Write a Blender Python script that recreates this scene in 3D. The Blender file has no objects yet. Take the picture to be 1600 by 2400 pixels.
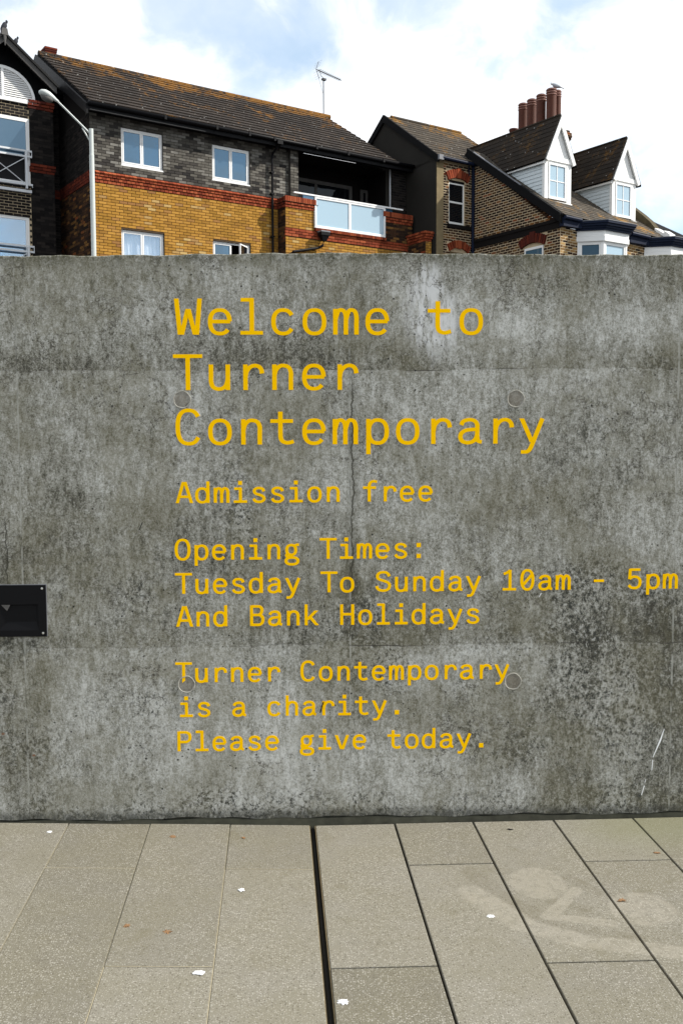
import bpy, math, random
from mathutils import Matrix, Vector
random.seed(7)
sc = bpy.context.scene
COL = sc.collection
R = math.radians

# ------------------------------------------------------------------ camera
FPX = 2250.0                                   # focal length in photo pixels (1600 x 2400)
TH = math.atan(169 / FPX); PSI = R(1.35); RHO = 0.0035
fw = Vector((math.sin(PSI) * math.cos(TH), math.cos(PSI) * math.cos(TH), -math.sin(TH)))
rt = Vector((math.cos(PSI), -math.sin(PSI), 0)); upv = rt.cross(fw)
rt2 = rt * math.cos(RHO) - upv * math.sin(RHO); up2 = rt * math.sin(RHO) + upv * math.cos(RHO)
EYE = Vector((0, 0, 1.6))
cd = bpy.data.cameras.new('camera'); cam = bpy.data.objects.new('camera', cd); COL.objects.link(cam)
cd.sensor_fit = 'VERTICAL'; cd.sensor_height = 36; cd.lens = 36 * FPX / 2400
cd.clip_start = 0.05; cd.clip_end = 3000
m = Matrix((rt2, up2, -fw)).transposed().to_4x4(); m.translation = EYE
cam.matrix_world = m
sc.camera = cam

# ------------------------------------------------------------------ sun and sky
AF = R(56) + PSI
UX = Vector((math.sin(AF), math.cos(AF), 0)); NX = Vector((math.cos(AF), -math.sin(AF), 0))
S = (UX * 1.0 + NX * 0.75 + Vector((0, 0, 1.03))).normalized()      # towards the sun
ELEV = math.asin(S.z); AZ = math.atan2(S.x, S.y)
ld = bpy.data.lights.new('sun', 'SUN'); ld.energy = 3.3; ld.angle = R(0.6); ld.color = (1, .95, .87)
sun = bpy.data.objects.new('sun', ld); COL.objects.link(sun)
sun.rotation_euler = S.to_track_quat('Z', 'Y').to_euler(); sun.location = S * 40

w = bpy.data.worlds.new('World'); sc.world = w; w.use_nodes = True
nt = w.node_tree; nt.nodes.clear()
def wn(t, **k):
    n = nt.nodes.new(t)
    for a, b in k.items(): setattr(n, a, b)
    return n
sky = wn('ShaderNodeTexSky', sky_type='NISHITA', sun_disc=False, sun_elevation=ELEV, sun_rotation=AZ)
tc = wn('ShaderNodeTexCoord'); sep = wn('ShaderNodeSeparateXYZ'); nt.links.new(tc.outputs['Generated'], sep.inputs[0])
def wm(op, a, b=None, clamp=False):
    n = wn('ShaderNodeMath', operation=op, use_clamp=clamp)
    for i, v in enumerate((a, b)):
        if v is None: continue
        if isinstance(v, (int, float)): n.inputs[i].default_value = v
        else: nt.links.new(v, n.inputs[i])
    return n.outputs[0]
den = wm('MAXIMUM', wm('ADD', sep.outputs[2], 0.12), 0.06)
cmb = wn('ShaderNodeCombineXYZ')
nt.links.new(wm('DIVIDE', sep.outputs[0], den), cmb.inputs[0]); nt.links.new(wm('DIVIDE', sep.outputs[1], den), cmb.inputs[1])
def cn(scale, detail, off, rough=.55, dist=0.0):
    mp = wn('ShaderNodeMapping'); mp.inputs['Location'].default_value = off
    mp.inputs['Scale'].default_value = (1, 1, 1.25); nt.links.new(tc.outputs['Generated'], mp.inputs[0])
    n = wn('ShaderNodeTexNoise'); n.inputs['Scale'].default_value = scale; n.inputs['Detail'].default_value = detail
    n.inputs['Roughness'].default_value = rough; n.inputs['Distortion'].default_value = dist
    nt.links.new(mp.outputs[0], n.inputs['Vector']); return n.outputs[0]
big = cn(3.2, 3, (3.3, 0.6, 0)); fine = cn(11, 8, (5.2, 4.1, 0), .58, .4)
cv = wm('ADD', wm('MULTIPLY', big, .9), wm('MULTIPLY', fine, .75))
rm = wn('ShaderNodeMapRange'); rm.inputs['From Min'].default_value = .66; rm.inputs['From Max'].default_value = .84
rm.inputs['To Min'].default_value = .50; rm.inputs['To Max'].default_value = 1.0; rm.interpolation_type = 'SMOOTHSTEP'
nt.links.new(cv, rm.inputs[0])
shade = cn(7, 6, (9, 2, 0))
cr = wn('ShaderNodeValToRGB'); cr.color_ramp.elements[0].position = .34; cr.color_ramp.elements[1].position = .60
cr.color_ramp.elements[0].color = (4.7, 5.25, 5.8, 1); cr.color_ramp.elements[1].color = (7.1, 7.15, 7.3, 1)
nt.links.new(shade, cr.inputs[0])
tn = wn('ShaderNodeMix', data_type='RGBA', blend_type='MULTIPLY'); tn.inputs[0].default_value = 1; tn.inputs[7].default_value = (1.0, 1.25, 1.28, 1)
nt.links.new(sky.outputs[0], tn.inputs[6])
mx = wn('ShaderNodeMix', data_type='RGBA')
nt.links.new(rm.outputs[0], mx.inputs[0]); nt.links.new(tn.outputs[2], mx.inputs[6]); nt.links.new(cr.outputs[0], mx.inputs[7])
bg = wn('ShaderNodeBackground'); bg.inputs[1].default_value = 0.1
wo = wn('ShaderNodeOutputWorld'); nt.links.new(mx.outputs[2], bg.inputs[0]); nt.links.new(bg.outputs[0], wo.inputs[0])

sc.view_settings.view_transform = 'Standard'; sc.view_settings.look = 'None'
sc.view_settings.exposure = 0.88; sc.view_settings.gamma = 1.0; sc.view_settings.use_curve_mapping = False
sc.render.engine = 'CYCLES'

# ------------------------------------------------------------------ material helper
class MT:
    def __init__(s, name, rough=.8, spec=.3, metal=0.0):
        s.m = bpy.data.materials.new(name); s.m.use_nodes = True; s.t = s.m.node_tree
        s.b = s.t.nodes['Principled BSDF']; s.b.inputs['Roughness'].default_value = rough
        s.b.inputs['Specular IOR Level'].default_value = spec; s.b.inputs['Metallic'].default_value = metal
        g = s.n('ShaderNodeNewGeometry'); s.pos = g.outputs['Position']; s.geo = g
        sp = s.n('ShaderNodeSeparateXYZ'); s.l(s.pos, sp.inputs[0]); s.x, s.y, s.z = sp.outputs
    def n(s, t, **k):
        n = s.t.nodes.new(t)
        for a, b in k.items(): setattr(n, a, b)
        return n
    def l(s, a, b): s.t.links.new(a, b)
    def put(s, sock, v):
        if isinstance(v, (int, float)): sock.default_value = v
        elif isinstance(v, (tuple, list)):
            sock.default_value = tuple(v) + ((1,) if len(v) == 3 and len(sock.default_value) == 4 else ())
        else: s.l(v, sock)
    def ma(s, op, a, b=0.0, c=None, clamp=False):
        n = s.n('ShaderNodeMath', operation=op, use_clamp=clamp)
        s.put(n.inputs[0], a); s.put(n.inputs[1], b)
        if c is not None: s.put(n.inputs[2], c)
        return n.outputs[0]
    def vm(s, v, k):
        n = s.n('ShaderNodeVectorMath', operation='MULTIPLY'); s.put(n.inputs[0], v); s.put(n.inputs[1], k); return n.outputs[0]
    def va(s, v, k):
        n = s.n('ShaderNodeVectorMath', operation='ADD'); s.put(n.inputs[0], v); s.put(n.inputs[1], k); return n.outputs[0]
    def noise(s, scale, detail=4, rough=.5, v=None, dist=0.0, col=False):
        n = s.n('ShaderNodeTexNoise'); s.l(v if v is not None else s.pos, n.inputs['Vector'])
        n.inputs['Scale'].default_value = scale; n.inputs['Detail'].default_value = detail
        n.inputs['Roughness'].default_value = rough; n.inputs['Distortion'].default_value = dist
        return n.outputs[1 if col else 0]
    def vor(s, scale, feature='F1', v=None):
        n = s.n('ShaderNodeTexVoronoi', feature=feature); s.l(v if v is not None else s.pos, n.inputs['Vector'])
        n.inputs['Scale'].default_value = scale; return n
    def step(s, v, a, b, o0=0.0, o1=1.0):          # smooth ramp a->b to o0->o1
        n = s.n('ShaderNodeMapRange', interpolation_type='SMOOTHSTEP')
        s.put(n.inputs[0], v); n.inputs[1].default_value = min(a, b); n.inputs[2].default_value = max(a, b)
        if a > b: o0, o1 = o1, o0
        n.inputs[3].default_value = o0; n.inputs[4].default_value = o1; return n.outputs[0]
    def mix(s, f, a, b, mode='MIX'):
        n = s.n('ShaderNodeMix', data_type='RGBA', blend_type=mode)
        s.put(n.inputs[0], f); s.put(n.inputs[6], a); s.put(n.inputs[7], b); return n.outputs[2]
    def ramp(s, v, stops, interp='LINEAR'):
        n = s.n('ShaderNodeValToRGB'); r = n.color_ramp; r.interpolation = interp
        while len(r.elements) < len(stops): r.elements.new(.5)
        for e, (p, c) in zip(r.elements, stops): e.position = p; e.color = tuple(c) + (1,)
        s.l(v, n.inputs[0]); return n.outputs[0]
    def rnd(s):
        o = s.n('ShaderNodeObjectInfo')
        return s.ma('FRACT', s.ma('ADD', s.ma('MULTIPLY', s.geo.outputs['Random Per Island'], 7.31), s.ma('MULTIPLY', o.outputs['Random'], 5.17)))
    def color(s, c): s.put(s.b.inputs['Base Color'], c)
    def bump(s, h, dist, strength=1.0):
        n = s.n('ShaderNodeBump'); n.inputs['Strength'].default_value = strength; n.inputs['Distance'].default_value = dist
        s.l(h, n.inputs['Height']); s.l(n.outputs[0], s.b.inputs['Normal'])

def plain(name, c, rough=.6, var=.15, spec=.3, metal=0.0, scale=3.0):
    a = MT(name, rough, spec, metal)
    nz = a.noise(scale, 6, .6)
    a.color(a.mix(nz, tuple(v * (1 - var) for v in c), tuple(min(1, v * (1 + var)) for v in c)))
    return a.m

def brickmat(name, stops, dirt=(.03, .03, .03), dirtamt=.4, bumpd=.004):
    a = MT(name, .9, .15)
    c = a.ramp(a.rnd(), stops)
    g = a.noise(60, 5, .7); c = a.mix(a.step(g, .35, .7, 0, .5), c, a.mix(.5, c, dirt))
    big = a.noise(1.6, 6, .65); c = a.mix(a.step(big, .5, .75, 0, dirtamt), c, dirt)
    a.color(c); a.bump(g, bumpd); return a.m

M = {}
M['yellow'] = brickmat('yellow_stock_brick', [(0, (.30, .15, .03)), (.12, (.30, .155, .024)), (.45, (.39, .198, .034)), (.8, (.46, .243, .048)), (.93, (.27, .13, .045)), (1, (.52, .36, .14))], (.16, .075, .02), .5)
M['grey'] = brickmat('grey_brick', [(0, (.018, .017, .017)), (.2, (.05, .045, .04)), (.5, (.10, .092, .078)), (.8, (.155, .145, .125)), (1, (.22, .21, .19))], (.03, .028, .026), .75)
M['stock'] = brickmat('sooty_stock_brick', [(0, (.16, .09, .035)), (.5, (.30, .17, .06)), (1, (.42, .27, .11))], (.06, .035, .015), .6)
M['dark'] = brickmat('dark_and_shaded_brick', [(0, (.006, .005, .005)), (.5, (.014, .012, .011)), (1, (.028, .023, .02))], (.01, .01, .01), .5)
M['red'] = brickmat('red_brick', [(0, (.13, .026, .011)), (.5, (.26, .052, .021)), (1, (.36, .095, .038))], (.16, .03, .015), .4)
M['old'] = brickmat('old_and_shaded_stock_brick', [(0, (.012, .008, .006)), (.4, (.032, .016, .010)), (.65, (.06, .028, .014)), (.82, (.10, .05, .018)), (.94, (.20, .10, .03)), (1, (.20, .04, .015))], (.02, .013, .01), .5)
M['red_shade_dark'] = brickmat('dark_and_shaded_red_brick', [(0, (.06, .012, .008)), (.5, (.11, .02, .01)), (1, (.18, .035, .016))], (.03, .01, .01), .5)  # red brick with shade put into its colour; chimney cap simply dark red
M['brownr'] = plain('mossy_brown_render', (.075, .06, .032), .95, .5, scale=6)
M['plugrim'] = plain('pale_concrete_rim', (.34, .33, .29), .9, .5, scale=60)
M['mort_dark'] = plain('dark_mortar', (.07, .045, .025), .95)
M['mort_grey'] = plain('grey_mortar', (.05, .046, .04), .95)
M['mort_cream'] = plain('cream_mortar', (.50, .40, .26), .95, .3)
M['render'] = plain('dark_render', (.016, .014, .011), .95, .45, scale=1.3)
M['quoin'] = plain('stained_render', (.20, .155, .085), .95, .4, scale=5)
M['white'] = plain('white_upvc', (.80, .80, .79), .35, .03)
M['whitep'] = plain('white_paint', (.80, .80, .78), .5, .06)
M['greyp'] = plain('grey_painted_rail', (.62, .64, .66), .4, .05)
M['black'] = plain('black_plastic', (.0045, .0045, .0055), .5, .2, spec=.12)
M['blackm'] = plain('black_boards', (.006, .006, .0065), .85, .3, spec=.1)
M['barge'] = plain('weathered_bargeboard', (.10, .095, .09), .8, .35, scale=8)
M['navy'] = plain('navy_paint', (.005, .010, .028), .6, .2, spec=.15)
M['lead'] = plain('lead_flashing', (.17, .175, .19), .5, .3, scale=10)
M['wood'] = plain('dark_timber', (.010, .0085, .008), .9, spec=.1)
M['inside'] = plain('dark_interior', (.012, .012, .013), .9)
M['pole'] = plain('pale_galvanised_steel', (.50, .53, .51), .45, .08, spec=.4, scale=4)
M['pot'] = plain('terracotta', (.075, .019, .008), .7, .4, scale=6)
M['potring'] = plain('pale_terracotta_ring', (.30, .16, .13), .8, .3, scale=9)
M['alu'] = plain('aerial_metal', (.06, .06, .065), .5, .2)
M['pigeon'] = plain('pigeon_feathers', (.022, .024, .032), .8, .3, scale=30)
M['gull'] = plain('gull_feathers', (.42, .44, .47), .8, .1)
M['curtain'] = plain('net_curtain', (.80, .83, .86), .9, .05)
M['screw'] = plain('stainless_screw', (.55, .55, .52), .35, .2, metal=.8)

def glassm(name, base, ior=2.3, tint=(.62, .82, 1.0), rough=.02):
    a = MT(name, rough, .5); a.color(base); a.b.inputs['IOR'].default_value = ior
    a.b.inputs['Specular Tint'].default_value = tint + (1,)
    wv = a.noise(2.2, 2, .5); a.bump(wv, .006, .35)
    return a.m
M['glass'] = glassm('blue_reflecting_glass', (.035, .06, .085), 2.5, (.50, .76, 1.0))
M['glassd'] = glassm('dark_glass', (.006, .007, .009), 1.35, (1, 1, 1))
M['glassb'] = glassm('teal_glass', (.02, .055, .09), 1.5, (.7, .9, 1))
M['glass_pale'] = glassm('pale_balcony_glass', (.34, .47, .56), 1.9, (.9, .96, 1), .08)  # pale base colour holds the balcony panes' sky reflection
def clearglass():
    a = MT('clear_glass', .02)
    tr = a.n('ShaderNodeBsdfTransparent'); gl = a.n('ShaderNodeBsdfGlossy'); gl.inputs['Roughness'].default_value = .02
    gl.inputs['Color'].default_value = (.6, .8, 1, 1)
    mxs = a.n('ShaderNodeMixShader'); mxs.inputs[0].default_value = .28
    a.l(tr.outputs[0], mxs.inputs[1]); a.l(gl.outputs[0], mxs.inputs[2])
    a.l(mxs.outputs[0], a.t.nodes['Material Output'].inputs['Surface']); return a.m
M['glassc'] = clearglass()

def tilemat(name, base, lich, lo=.5, ridge=None):
    a = MT(name, .85, .2)
    r = a.rnd()
    c = a.mix(r, tuple(v * .72 for v in base), tuple(v * 1.3 for v in base))
    g = a.noise(30, 6, .7); c = a.mix(a.step(g, .4, .7, 0, .5), c, tuple(v * .45 for v in base))
    ln = a.ma('ADD', a.ma('MULTIPLY', a.noise(1.1, 3, .6), .5), a.ma('MULTIPLY', a.noise(7, 8, .72, dist=.4), .5))
    if ridge is not None: ln = a.ma('ADD', ln, a.step(a.z, ridge[0], ridge[1], 0, ridge[2]))
    c = a.mix(a.step(ln, lo, lo + .06, 0, .85), c, a.mix(a.noise(14, 3), lich, tuple(v * .45 for v in lich)))
    wsp = a.vor(5); c = a.mix(a.step(wsp.outputs['Distance'], .11, .07, 0, .7), c, (.5, .5, .47))
    a.color(c); a.bump(g, .006); return a.m
M['tileB'] = tilemat('concrete_roof_tile', (.027, .020, .0155), (.27, .12, .014), .56, (11.4, 12.6, .09))
M['tileD'] = tilemat('old_slate', (.052, .041, .029), (.26, .125, .015), .59, (11.0, 11.95, .12))
M['tileC'] = tilemat('mossy_slate', (.07, .058, .044), (.36, .19, .04), .545)
M['tileK'] = tilemat('dark_dormer_slate', (.019, .013, .008), (.12, .058, .010), .545)
M['tileA'] = tilemat('black_slate', (.02, .02, .02), (.10, .07, .01), .66)

# ---------------------------------------------------------------- concrete wall material
def concrete(name='board_marked_concrete', plug=False):
    a = MT(name, .85, .25)
    warp = a.noise(7, 3, .6, col=True)
    wp = a.va(a.pos, a.vm(a.va(warp, (-.5, -.5, -.5)), (.05, .05, .05)))
    large = a.noise(1.5, 5, .6)
    med = a.noise(6, 5, .62, v=a.vm(wp, (1, 1, .8)))
    streak = a.noise(16, 7, .68, v=a.vm(a.pos, (1.0, 1.0, .22)))
    grain = a.noise(55, 8, .72, v=a.vm(a.pos, (1, 1, .75)))
    fine = a.noise(260, 3, .6)
    # tone value
    g2 = a.noise(115, 5, .75, v=a.vm(a.pos, (1, 1, .8)))
    s2 = a.noise(38, 6, .7, v=a.vm(a.pos, (1.0, 1.0, .30)))
    v = a.ma('MULTIPLY', large, .20)
    v = a.ma('ADD', v, a.ma('MULTIPLY', med, .12))
    v = a.ma('ADD', v, a.ma('MULTIPLY', streak, .24))
    v = a.ma('ADD', v, a.ma('MULTIPLY', s2, .36))
    v = a.ma('ADD', v, a.ma('MULTIPLY', grain, .40))
    v = a.ma('ADD', v, a.ma('MULTIPLY', g2, .50))
    g3 = a.noise(230, 4, .7)
    v = a.ma('ADD', v, a.ma('MULTIPLY', fine, .12))
    v = a.ma('ADD', v, a.ma('MULTIPLY', g3, .40))
    v = a.ma('SUBTRACT', v, .513)
    X, Z = a.x, a.z
    def blob(cx, cz, rx, rz, amp, soft=.8):
        dx = a.ma('DIVIDE', a.ma('SUBTRACT', X, cx), rx); dz = a.ma('DIVIDE', a.ma('SUBTRACT', Z, cz), rz)
        d = a.ma('SQRT', a.ma('ADD', a.ma('MULTIPLY', dx, dx), a.ma('MULTIPLY', dz, dz)))
        d = a.ma('ADD', d, a.ma('MULTIPLY', a.ma('SUBTRACT', med, .5), 1.6))
        return a.step(d, 1 + soft / 2, 1 - soft / 2, 0, amp * (.8 if amp < .15 else 1))
    for b in [(.66, 2.02, .26, .18, .045), (-.75, 1.93, .34, .2, .03), (-.42, .36, .42, .38, .075), (.15, .25, .55, .16, .05), (.62, .66, .38, .1, .05), (.9, 2.0, .5, .22, .04)]:
        v = a.ma('ADD', v, blob(*b))
    for b in [(-.85, 1.1, .42, .28, .05), (-1.24, .55, .1, .5, .09), (1.15, .88, .42, .17, .07), (.25, .9, .5, .16, .045), (1.46, .30, .16, .5, .13),
              (-.2, 1.98, .55, .07, .04), (.95, .38, .25, .3, .05), (1.2, 2.22, .5, .09, .05), (.15, 2.17, .12, .1, .05), (.127, .95, .05, .26, .07)]:
        v = a.ma('SUBTRACT', v, blob(*b))
    # pour lines: darker just above an irregular line, lighter below
    wob = a.ma('MULTIPLY', a.ma('SUBTRACT', a.noise(5, 4, .6, v=a.vm(a.pos, (1, 1, 0))), .5), .045)
    lines = 0.0
    for zl, amp in ((1.882, .075), (.757, .05)):
        d = a.ma('SUBTRACT', a.ma('ADD', Z, wob), zl)
        v = a.ma('SUBTRACT', v, a.ma('MULTIPLY', a.step(d, 0, .0015), a.step(d, .17, .01, 0, amp)))
        lk = a.step(a.ma('ABSOLUTE', d), .0035, .001, 0, 1)
        lk = a.ma('MULTIPLY', a.ma('MULTIPLY', lk, a.step(a.noise(3.7, 4), .42, .58)), a.step(X, -.35, .2, .3, 1))
        lines = a.ma('MAXIMUM', lk, lines)
    c = a.ramp(v, [(.44, (.035, .034, .026)), (.54, (.115, .112, .090)), (.60, (.21, .207, .176)), (.66, (.285, .284, .253)), (.72, (.38, .381, .352)), (.82, (.54, .545, .52))])
    # black speckled growth in patches
    sp = a.noise(72, 6, .75, v=a.vm(wp, (1, 1, .8)))
    pm = a.ma('ADD', a.noise(2.4, 5, .65), blob(1.1, .8, .5, .25, .12))
    pm = a.ma('ADD', pm, blob(1.15, .35, .45, .4, .10)); pm = a.ma('ADD', pm, blob(-.7, 1.2, .5, .2, .06))
    pm = a.ma('ADD', pm, a.step(Z, .2, .03, 0, .14))
    pm = a.ma('SUBTRACT', pm, a.step(Z, 1.0, 1.25, 0, .07))
    gm = a.step(pm, .44, .66)
    c = a.mix(a.ma('MULTIPLY', a.step(sp, .505, .60), gm), c, (.038, .04, .035))
    c = a.mix(a.ma('MULTIPLY', a.step(sp, .47, .38, 0, .7), gm), c, (.46, .465, .44))
    # tan tint in places
    c = a.mix(a.ma('MULTIPLY', a.step(a.noise(3.3, 6, .72), .42, .62), .42), c, (.15, .138, .085))
    # pale efflorescence
    e1 = blob(.455, 2.10, .085, .155, 1, .5); e2 = blob(.38, 2.12, .045, .11, .5, .9)
    sn = a.noise(42, 6, .7, v=a.vm(a.pos, (1, 1, .3)))
    c = a.mix(a.ma('MULTIPLY', a.ma('MAXIMUM', e1, e2), a.step(sn, .38, .54, .1, .95)), c, (.60, .61, .61))
    # fine map cracking
    ve = a.vor(7.5, 'DISTANCE_TO_EDGE', v=a.va(a.pos, a.vm(a.va(a.noise(9, 5, .7, col=True), (-.5, -.5, -.5)), (.22, .22, .22))))
    ck = a.ma('MULTIPLY', a.step(ve.outputs['Distance'], .017, .003), a.step(a.noise(2.7, 4, .6), .50, .62))
    c = a.mix(a.ma('MULTIPLY', ck, .8), c, (.05, .045, .035))
    # long crack following the centre joint
    cw = a.ma('MULTIPLY', a.ma('SUBTRACT', a.noise(6, 6, .7, v=a.vm(a.pos, (0, 0, 1))), .5), .075)
    cx = a.ma('ABSOLUTE', a.ma('SUBTRACT', X, a.ma('ADD', .136, cw)))
    band = a.ma('MULTIPLY', a.step(Z, .93, 1.0), a.step(Z, 1.86, 1.78))
    c = a.mix(a.ma('MULTIPLY', a.step(cx, .0045, .0012, 0, .9), band), c, (.03, .028, .02))
    c = a.mix(a.ma('MULTIPLY', a.step(cx, .035, .004, 0, .45), a.ma('MULTIPLY', band, a.step(grain, .42, .55))), c, (.06, .058, .04))
    lc = a.ma('ABSOLUTE', a.ma('SUBTRACT', X, a.ma('ADD', -1.262, cw)))
    c = a.mix(a.ma('MULTIPLY', a.step(lc, .004, .001, 0, .8), a.ma('MULTIPLY', a.step(Z, 1.0, 1.05), a.step(Z, 1.32, 1.26))), c, (.03, .028, .02))
    # pale lime line hugging the joints
    for jx in (-1.202, .126, 1.462):
        jd = a.ma('ABSOLUTE', a.ma('SUBTRACT', X, jx))
        c = a.mix(a.ma('MULTIPLY', a.step(jd, .0045, .002, 0, .75), a.step(a.noise(9, 4, .6, v=a.vm(a.pos, (1, 1, 1))), .42, .55)), c, (.40, .40, .36))
    c = a.mix(a.ma('MULTIPLY', lines, .85), c, (.04, .036, .03))
    # soil along the foot and moss along the top edge
    c = a.mix(a.ma('MULTIPLY', a.step(Z, .085, .04, 0, .8), a.step(grain, .40, .55, .35, 1)), c, (.035, .036, .03))
    c = a.mix(a.ma('MULTIPLY', a.step(Z, 2.27, 2.34, 0, .8), a.step(grain, .46, .56)), c, (.05, .048, .022))
    # blow holes
    vp = a.vor(46, v=a.vm(a.pos, (1, 1, 1)))
    thr = a.ma('MULTIPLY', a.n_sep(vp.outputs['Color']), .29)
    pit = a.ma('GREATER_THAN', a.ma('SUBTRACT', thr, .10), vp.outputs['Distance'])
    pit = a.ma('MULTIPLY', pit, a.step(a.noise(3.9, 3), .47, .55))
    c = a.mix(a.ma('MULTIPLY', pit, .9), c, (.012, .012, .01))
    # rust spots
    for rx_, rz_, rr in ((-1.177, .309, .006), (-1.30, .40, .008)):
        c = a.mix(blob(rx_, rz_, rr, rr * .7, .8, 1), c, (.16, .055, .015))
    if plug: c = a.mix(.6, c, (.19, .168, .135))
    a.color(c)
    h = a.ma('SUBTRACT', a.ma('ADD', a.ma('MULTIPLY', grain, .5), a.ma('MULTIPLY', streak, .3)), a.ma('MULTIPLY', a.ma('MAXIMUM', pit, ck), 1.0))
    a.bump(h, .0028, .8)
    return a.m
def _nsep(s, col):
    n = s.n('ShaderNodeSeparateColor'); s.l(col, n.inputs[0]); return n.outputs[0]
MT.n_sep = _nsep
M['conc'] = concrete(); M['plug'] = concrete('plug_concrete', True)
M['foot'] = plain('damp_dark_concrete', (.05, .05, .036), .95, .85, scale=22)
M['vinyl'] = plain('yellow_lettering', (.97, .55, .0), .75, .02, spec=.03, scale=12)

def slabmat():
    a = MT('ground_concrete_slab', .85, .25)
    X, Y = a.x, a.y
    o = a.n('ShaderNodeObjectInfo')
    base = a.mix(o.outputs['Random'], (.142, .132, .102), (.215, .202, .166))
    blot = a.noise(3.4, 5, .6); c = a.mix(a.step(blot, .38, .68), a.mix(.35, base, (.17, .155, .10)), base)
    agg = a.vor(135); rr = a.n_sep(agg.outputs['Color'])
    m1 = a.ma('MULTIPLY', a.ma('GREATER_THAN', rr, .60), a.step(agg.outputs['Distance'], .48, .30))
    patch = a.step(a.noise(2.3, 4, .6), .33, .62, .25, 1)
    c = a.mix(a.ma('MULTIPLY', a.ma('MULTIPLY', m1, patch), .6), c, (.40, .38, .33))
    m2 = a.ma('MULTIPLY', a.ma('LESS_THAN', rr, .27), a.step(agg.outputs['Distance'], .5, .3))
    c = a.mix(a.ma('MULTIPLY', m2, .65), c, (.085, .075, .055))
    gr = a.noise(420, 3, .7); c = a.mix(a.step(gr, .3, .75, 0, .35), c, (.13, .115, .085))
    c = a.mix(a.step(a.noise(260, 2, .5), .60, .68, 0, .6), c, (.46, .44, .40))
    # darker stains
    c = a.mix(a.step(a.noise(6.5, 4, .55), .58, .74, 0, .35), c, (.13, .115, .07))
    # green algae near the wall on the right
    al = a.ma('MULTIPLY', a.step(Y, 3.45, 3.8), a.step(X, .85, 1.35))
    c = a.mix(a.ma('MULTIPLY', al, .45), c, (.17, .175, .09))
    # old washed-off chalk rings
    def ell(cx, cy, rx, ry, rot=0):
        dx = a.ma('SUBTRACT', X, cx); dy = a.ma('SUBTRACT', Y, cy)
        ca, sa = math.cos(rot), math.sin(rot)
        ex = a.ma('DIVIDE', a.ma('ADD', a.ma('MULTIPLY', dx, ca), a.ma('MULTIPLY', dy, sa)), rx)
        ey = a.ma('DIVIDE', a.ma('SUBTRACT', a.ma('MULTIPLY', dy, ca), a.ma('MULTIPLY', dx, sa)), ry)
        d = a.ma('SQRT', a.ma('ADD', a.ma('MULTIPLY', ex, ex), a.ma('MULTIPLY', ey, ey)))
        return a.ma('ADD', d, a.ma('MULTIPLY', a.ma('SUBTRACT', blot, .5), .7))
    def seg(ax_, ay_, bx_, by_, w_):
        ux, uy = bx_ - ax_, by_ - ay_; L2 = ux * ux + uy * uy
        px, py = a.ma('SUBTRACT', X, ax_), a.ma('SUBTRACT', Y, ay_)
        t = a.ma('DIVIDE', a.ma('ADD', a.ma('MULTIPLY', px, ux), a.ma('MULTIPLY', py, uy)), L2, clamp=True)
        qx, qy = a.ma('SUBTRACT', px, a.ma('MULTIPLY', t, ux)), a.ma('SUBTRACT', py, a.ma('MULTIPLY', t, uy))
        d = a.ma('SQRT', a.ma('ADD', a.ma('MULTIPLY', qx, qx), a.ma('MULTIPLY', qy, qy)))
        d = a.ma('ADD', d, a.ma('MULTIPLY', a.ma('SUBTRACT', blot, .5), .03))
        return a.step(d, w_ * 1.25, w_ * .7)
    d1 = ell(.775, 3.33, .10, .12); d2 = ell(1.09, 3.125, .115, .115); d3 = ell(.90, 3.22, .30, .27)
    dk = 0.0; lt = a.ma('MAXIMUM', a.step(d1, 1.1, .93), a.step(d2, 1.1, .93))
    for q_ in ((.905, 3.267, .765, 3.09, .022), (.754, 3.085, .95, 3.03, .024), (.53, 3.27, .666, 3.03, .05), (.666, 3.03, .84, 2.92, .045), (.84, 2.92, 1.16, 2.83, .04)): lt = a.ma('MAXIMUM', lt, seg(*q_))
    for q_ in ((.56, 3.42, .60, 3.30, .045), (.60, 3.30, .70, 3.13, .035), (.70, 3.13, .79, 3.0, .035), (.79, 3.0, 1.0, 2.93, .035), (.80, 3.19, .90, 3.13, .025), (.90, 3.36, .97, 3.25, .03)): dk = a.ma('MAXIMUM', dk, seg(*q_))
    dk = a.ma('MULTIPLY', dk, a.ma('SUBTRACT', 1.0, lt))
    br = a.step(a.noise(26, 5, .7), .36, .6, .35, 1); c = a.mix(a.ma('MULTIPLY', a.ma('MULTIPLY', dk, br), .34), c, (.12, .105, .07)); c = a.mix(a.ma('MULTIPLY', a.ma('MULTIPLY', lt, br), .42), c, (.33, .305, .25))
    a.color(c); a.bump(a.ma('ADD', gr, a.ma('MULTIPLY', m1, .5)), .0008, .7)
    return a.m
M['slab'] = slabmat()
M['bed'] = plain('joint_dirt', (.018, .016, .010), .95, .4, scale=40)
M['sandj'] = plain('sandy_pointing', (.34, .30, .21), .95, .4, scale=50)
M['asphalt'] = plain('asphalt', (.05, .05, .05), .9, .2)
M['drop'] = plain('bird_dropping_white', (.82, .83, .84), .8, .08, scale=60)
M['rust'] = plain('rust_stain', (.22, .125, .06), .9, .4, scale=60)
M['steel'] = plain('rusty_steel_edge', (.17, .13, .07), .7, .5, scale=40)

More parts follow.
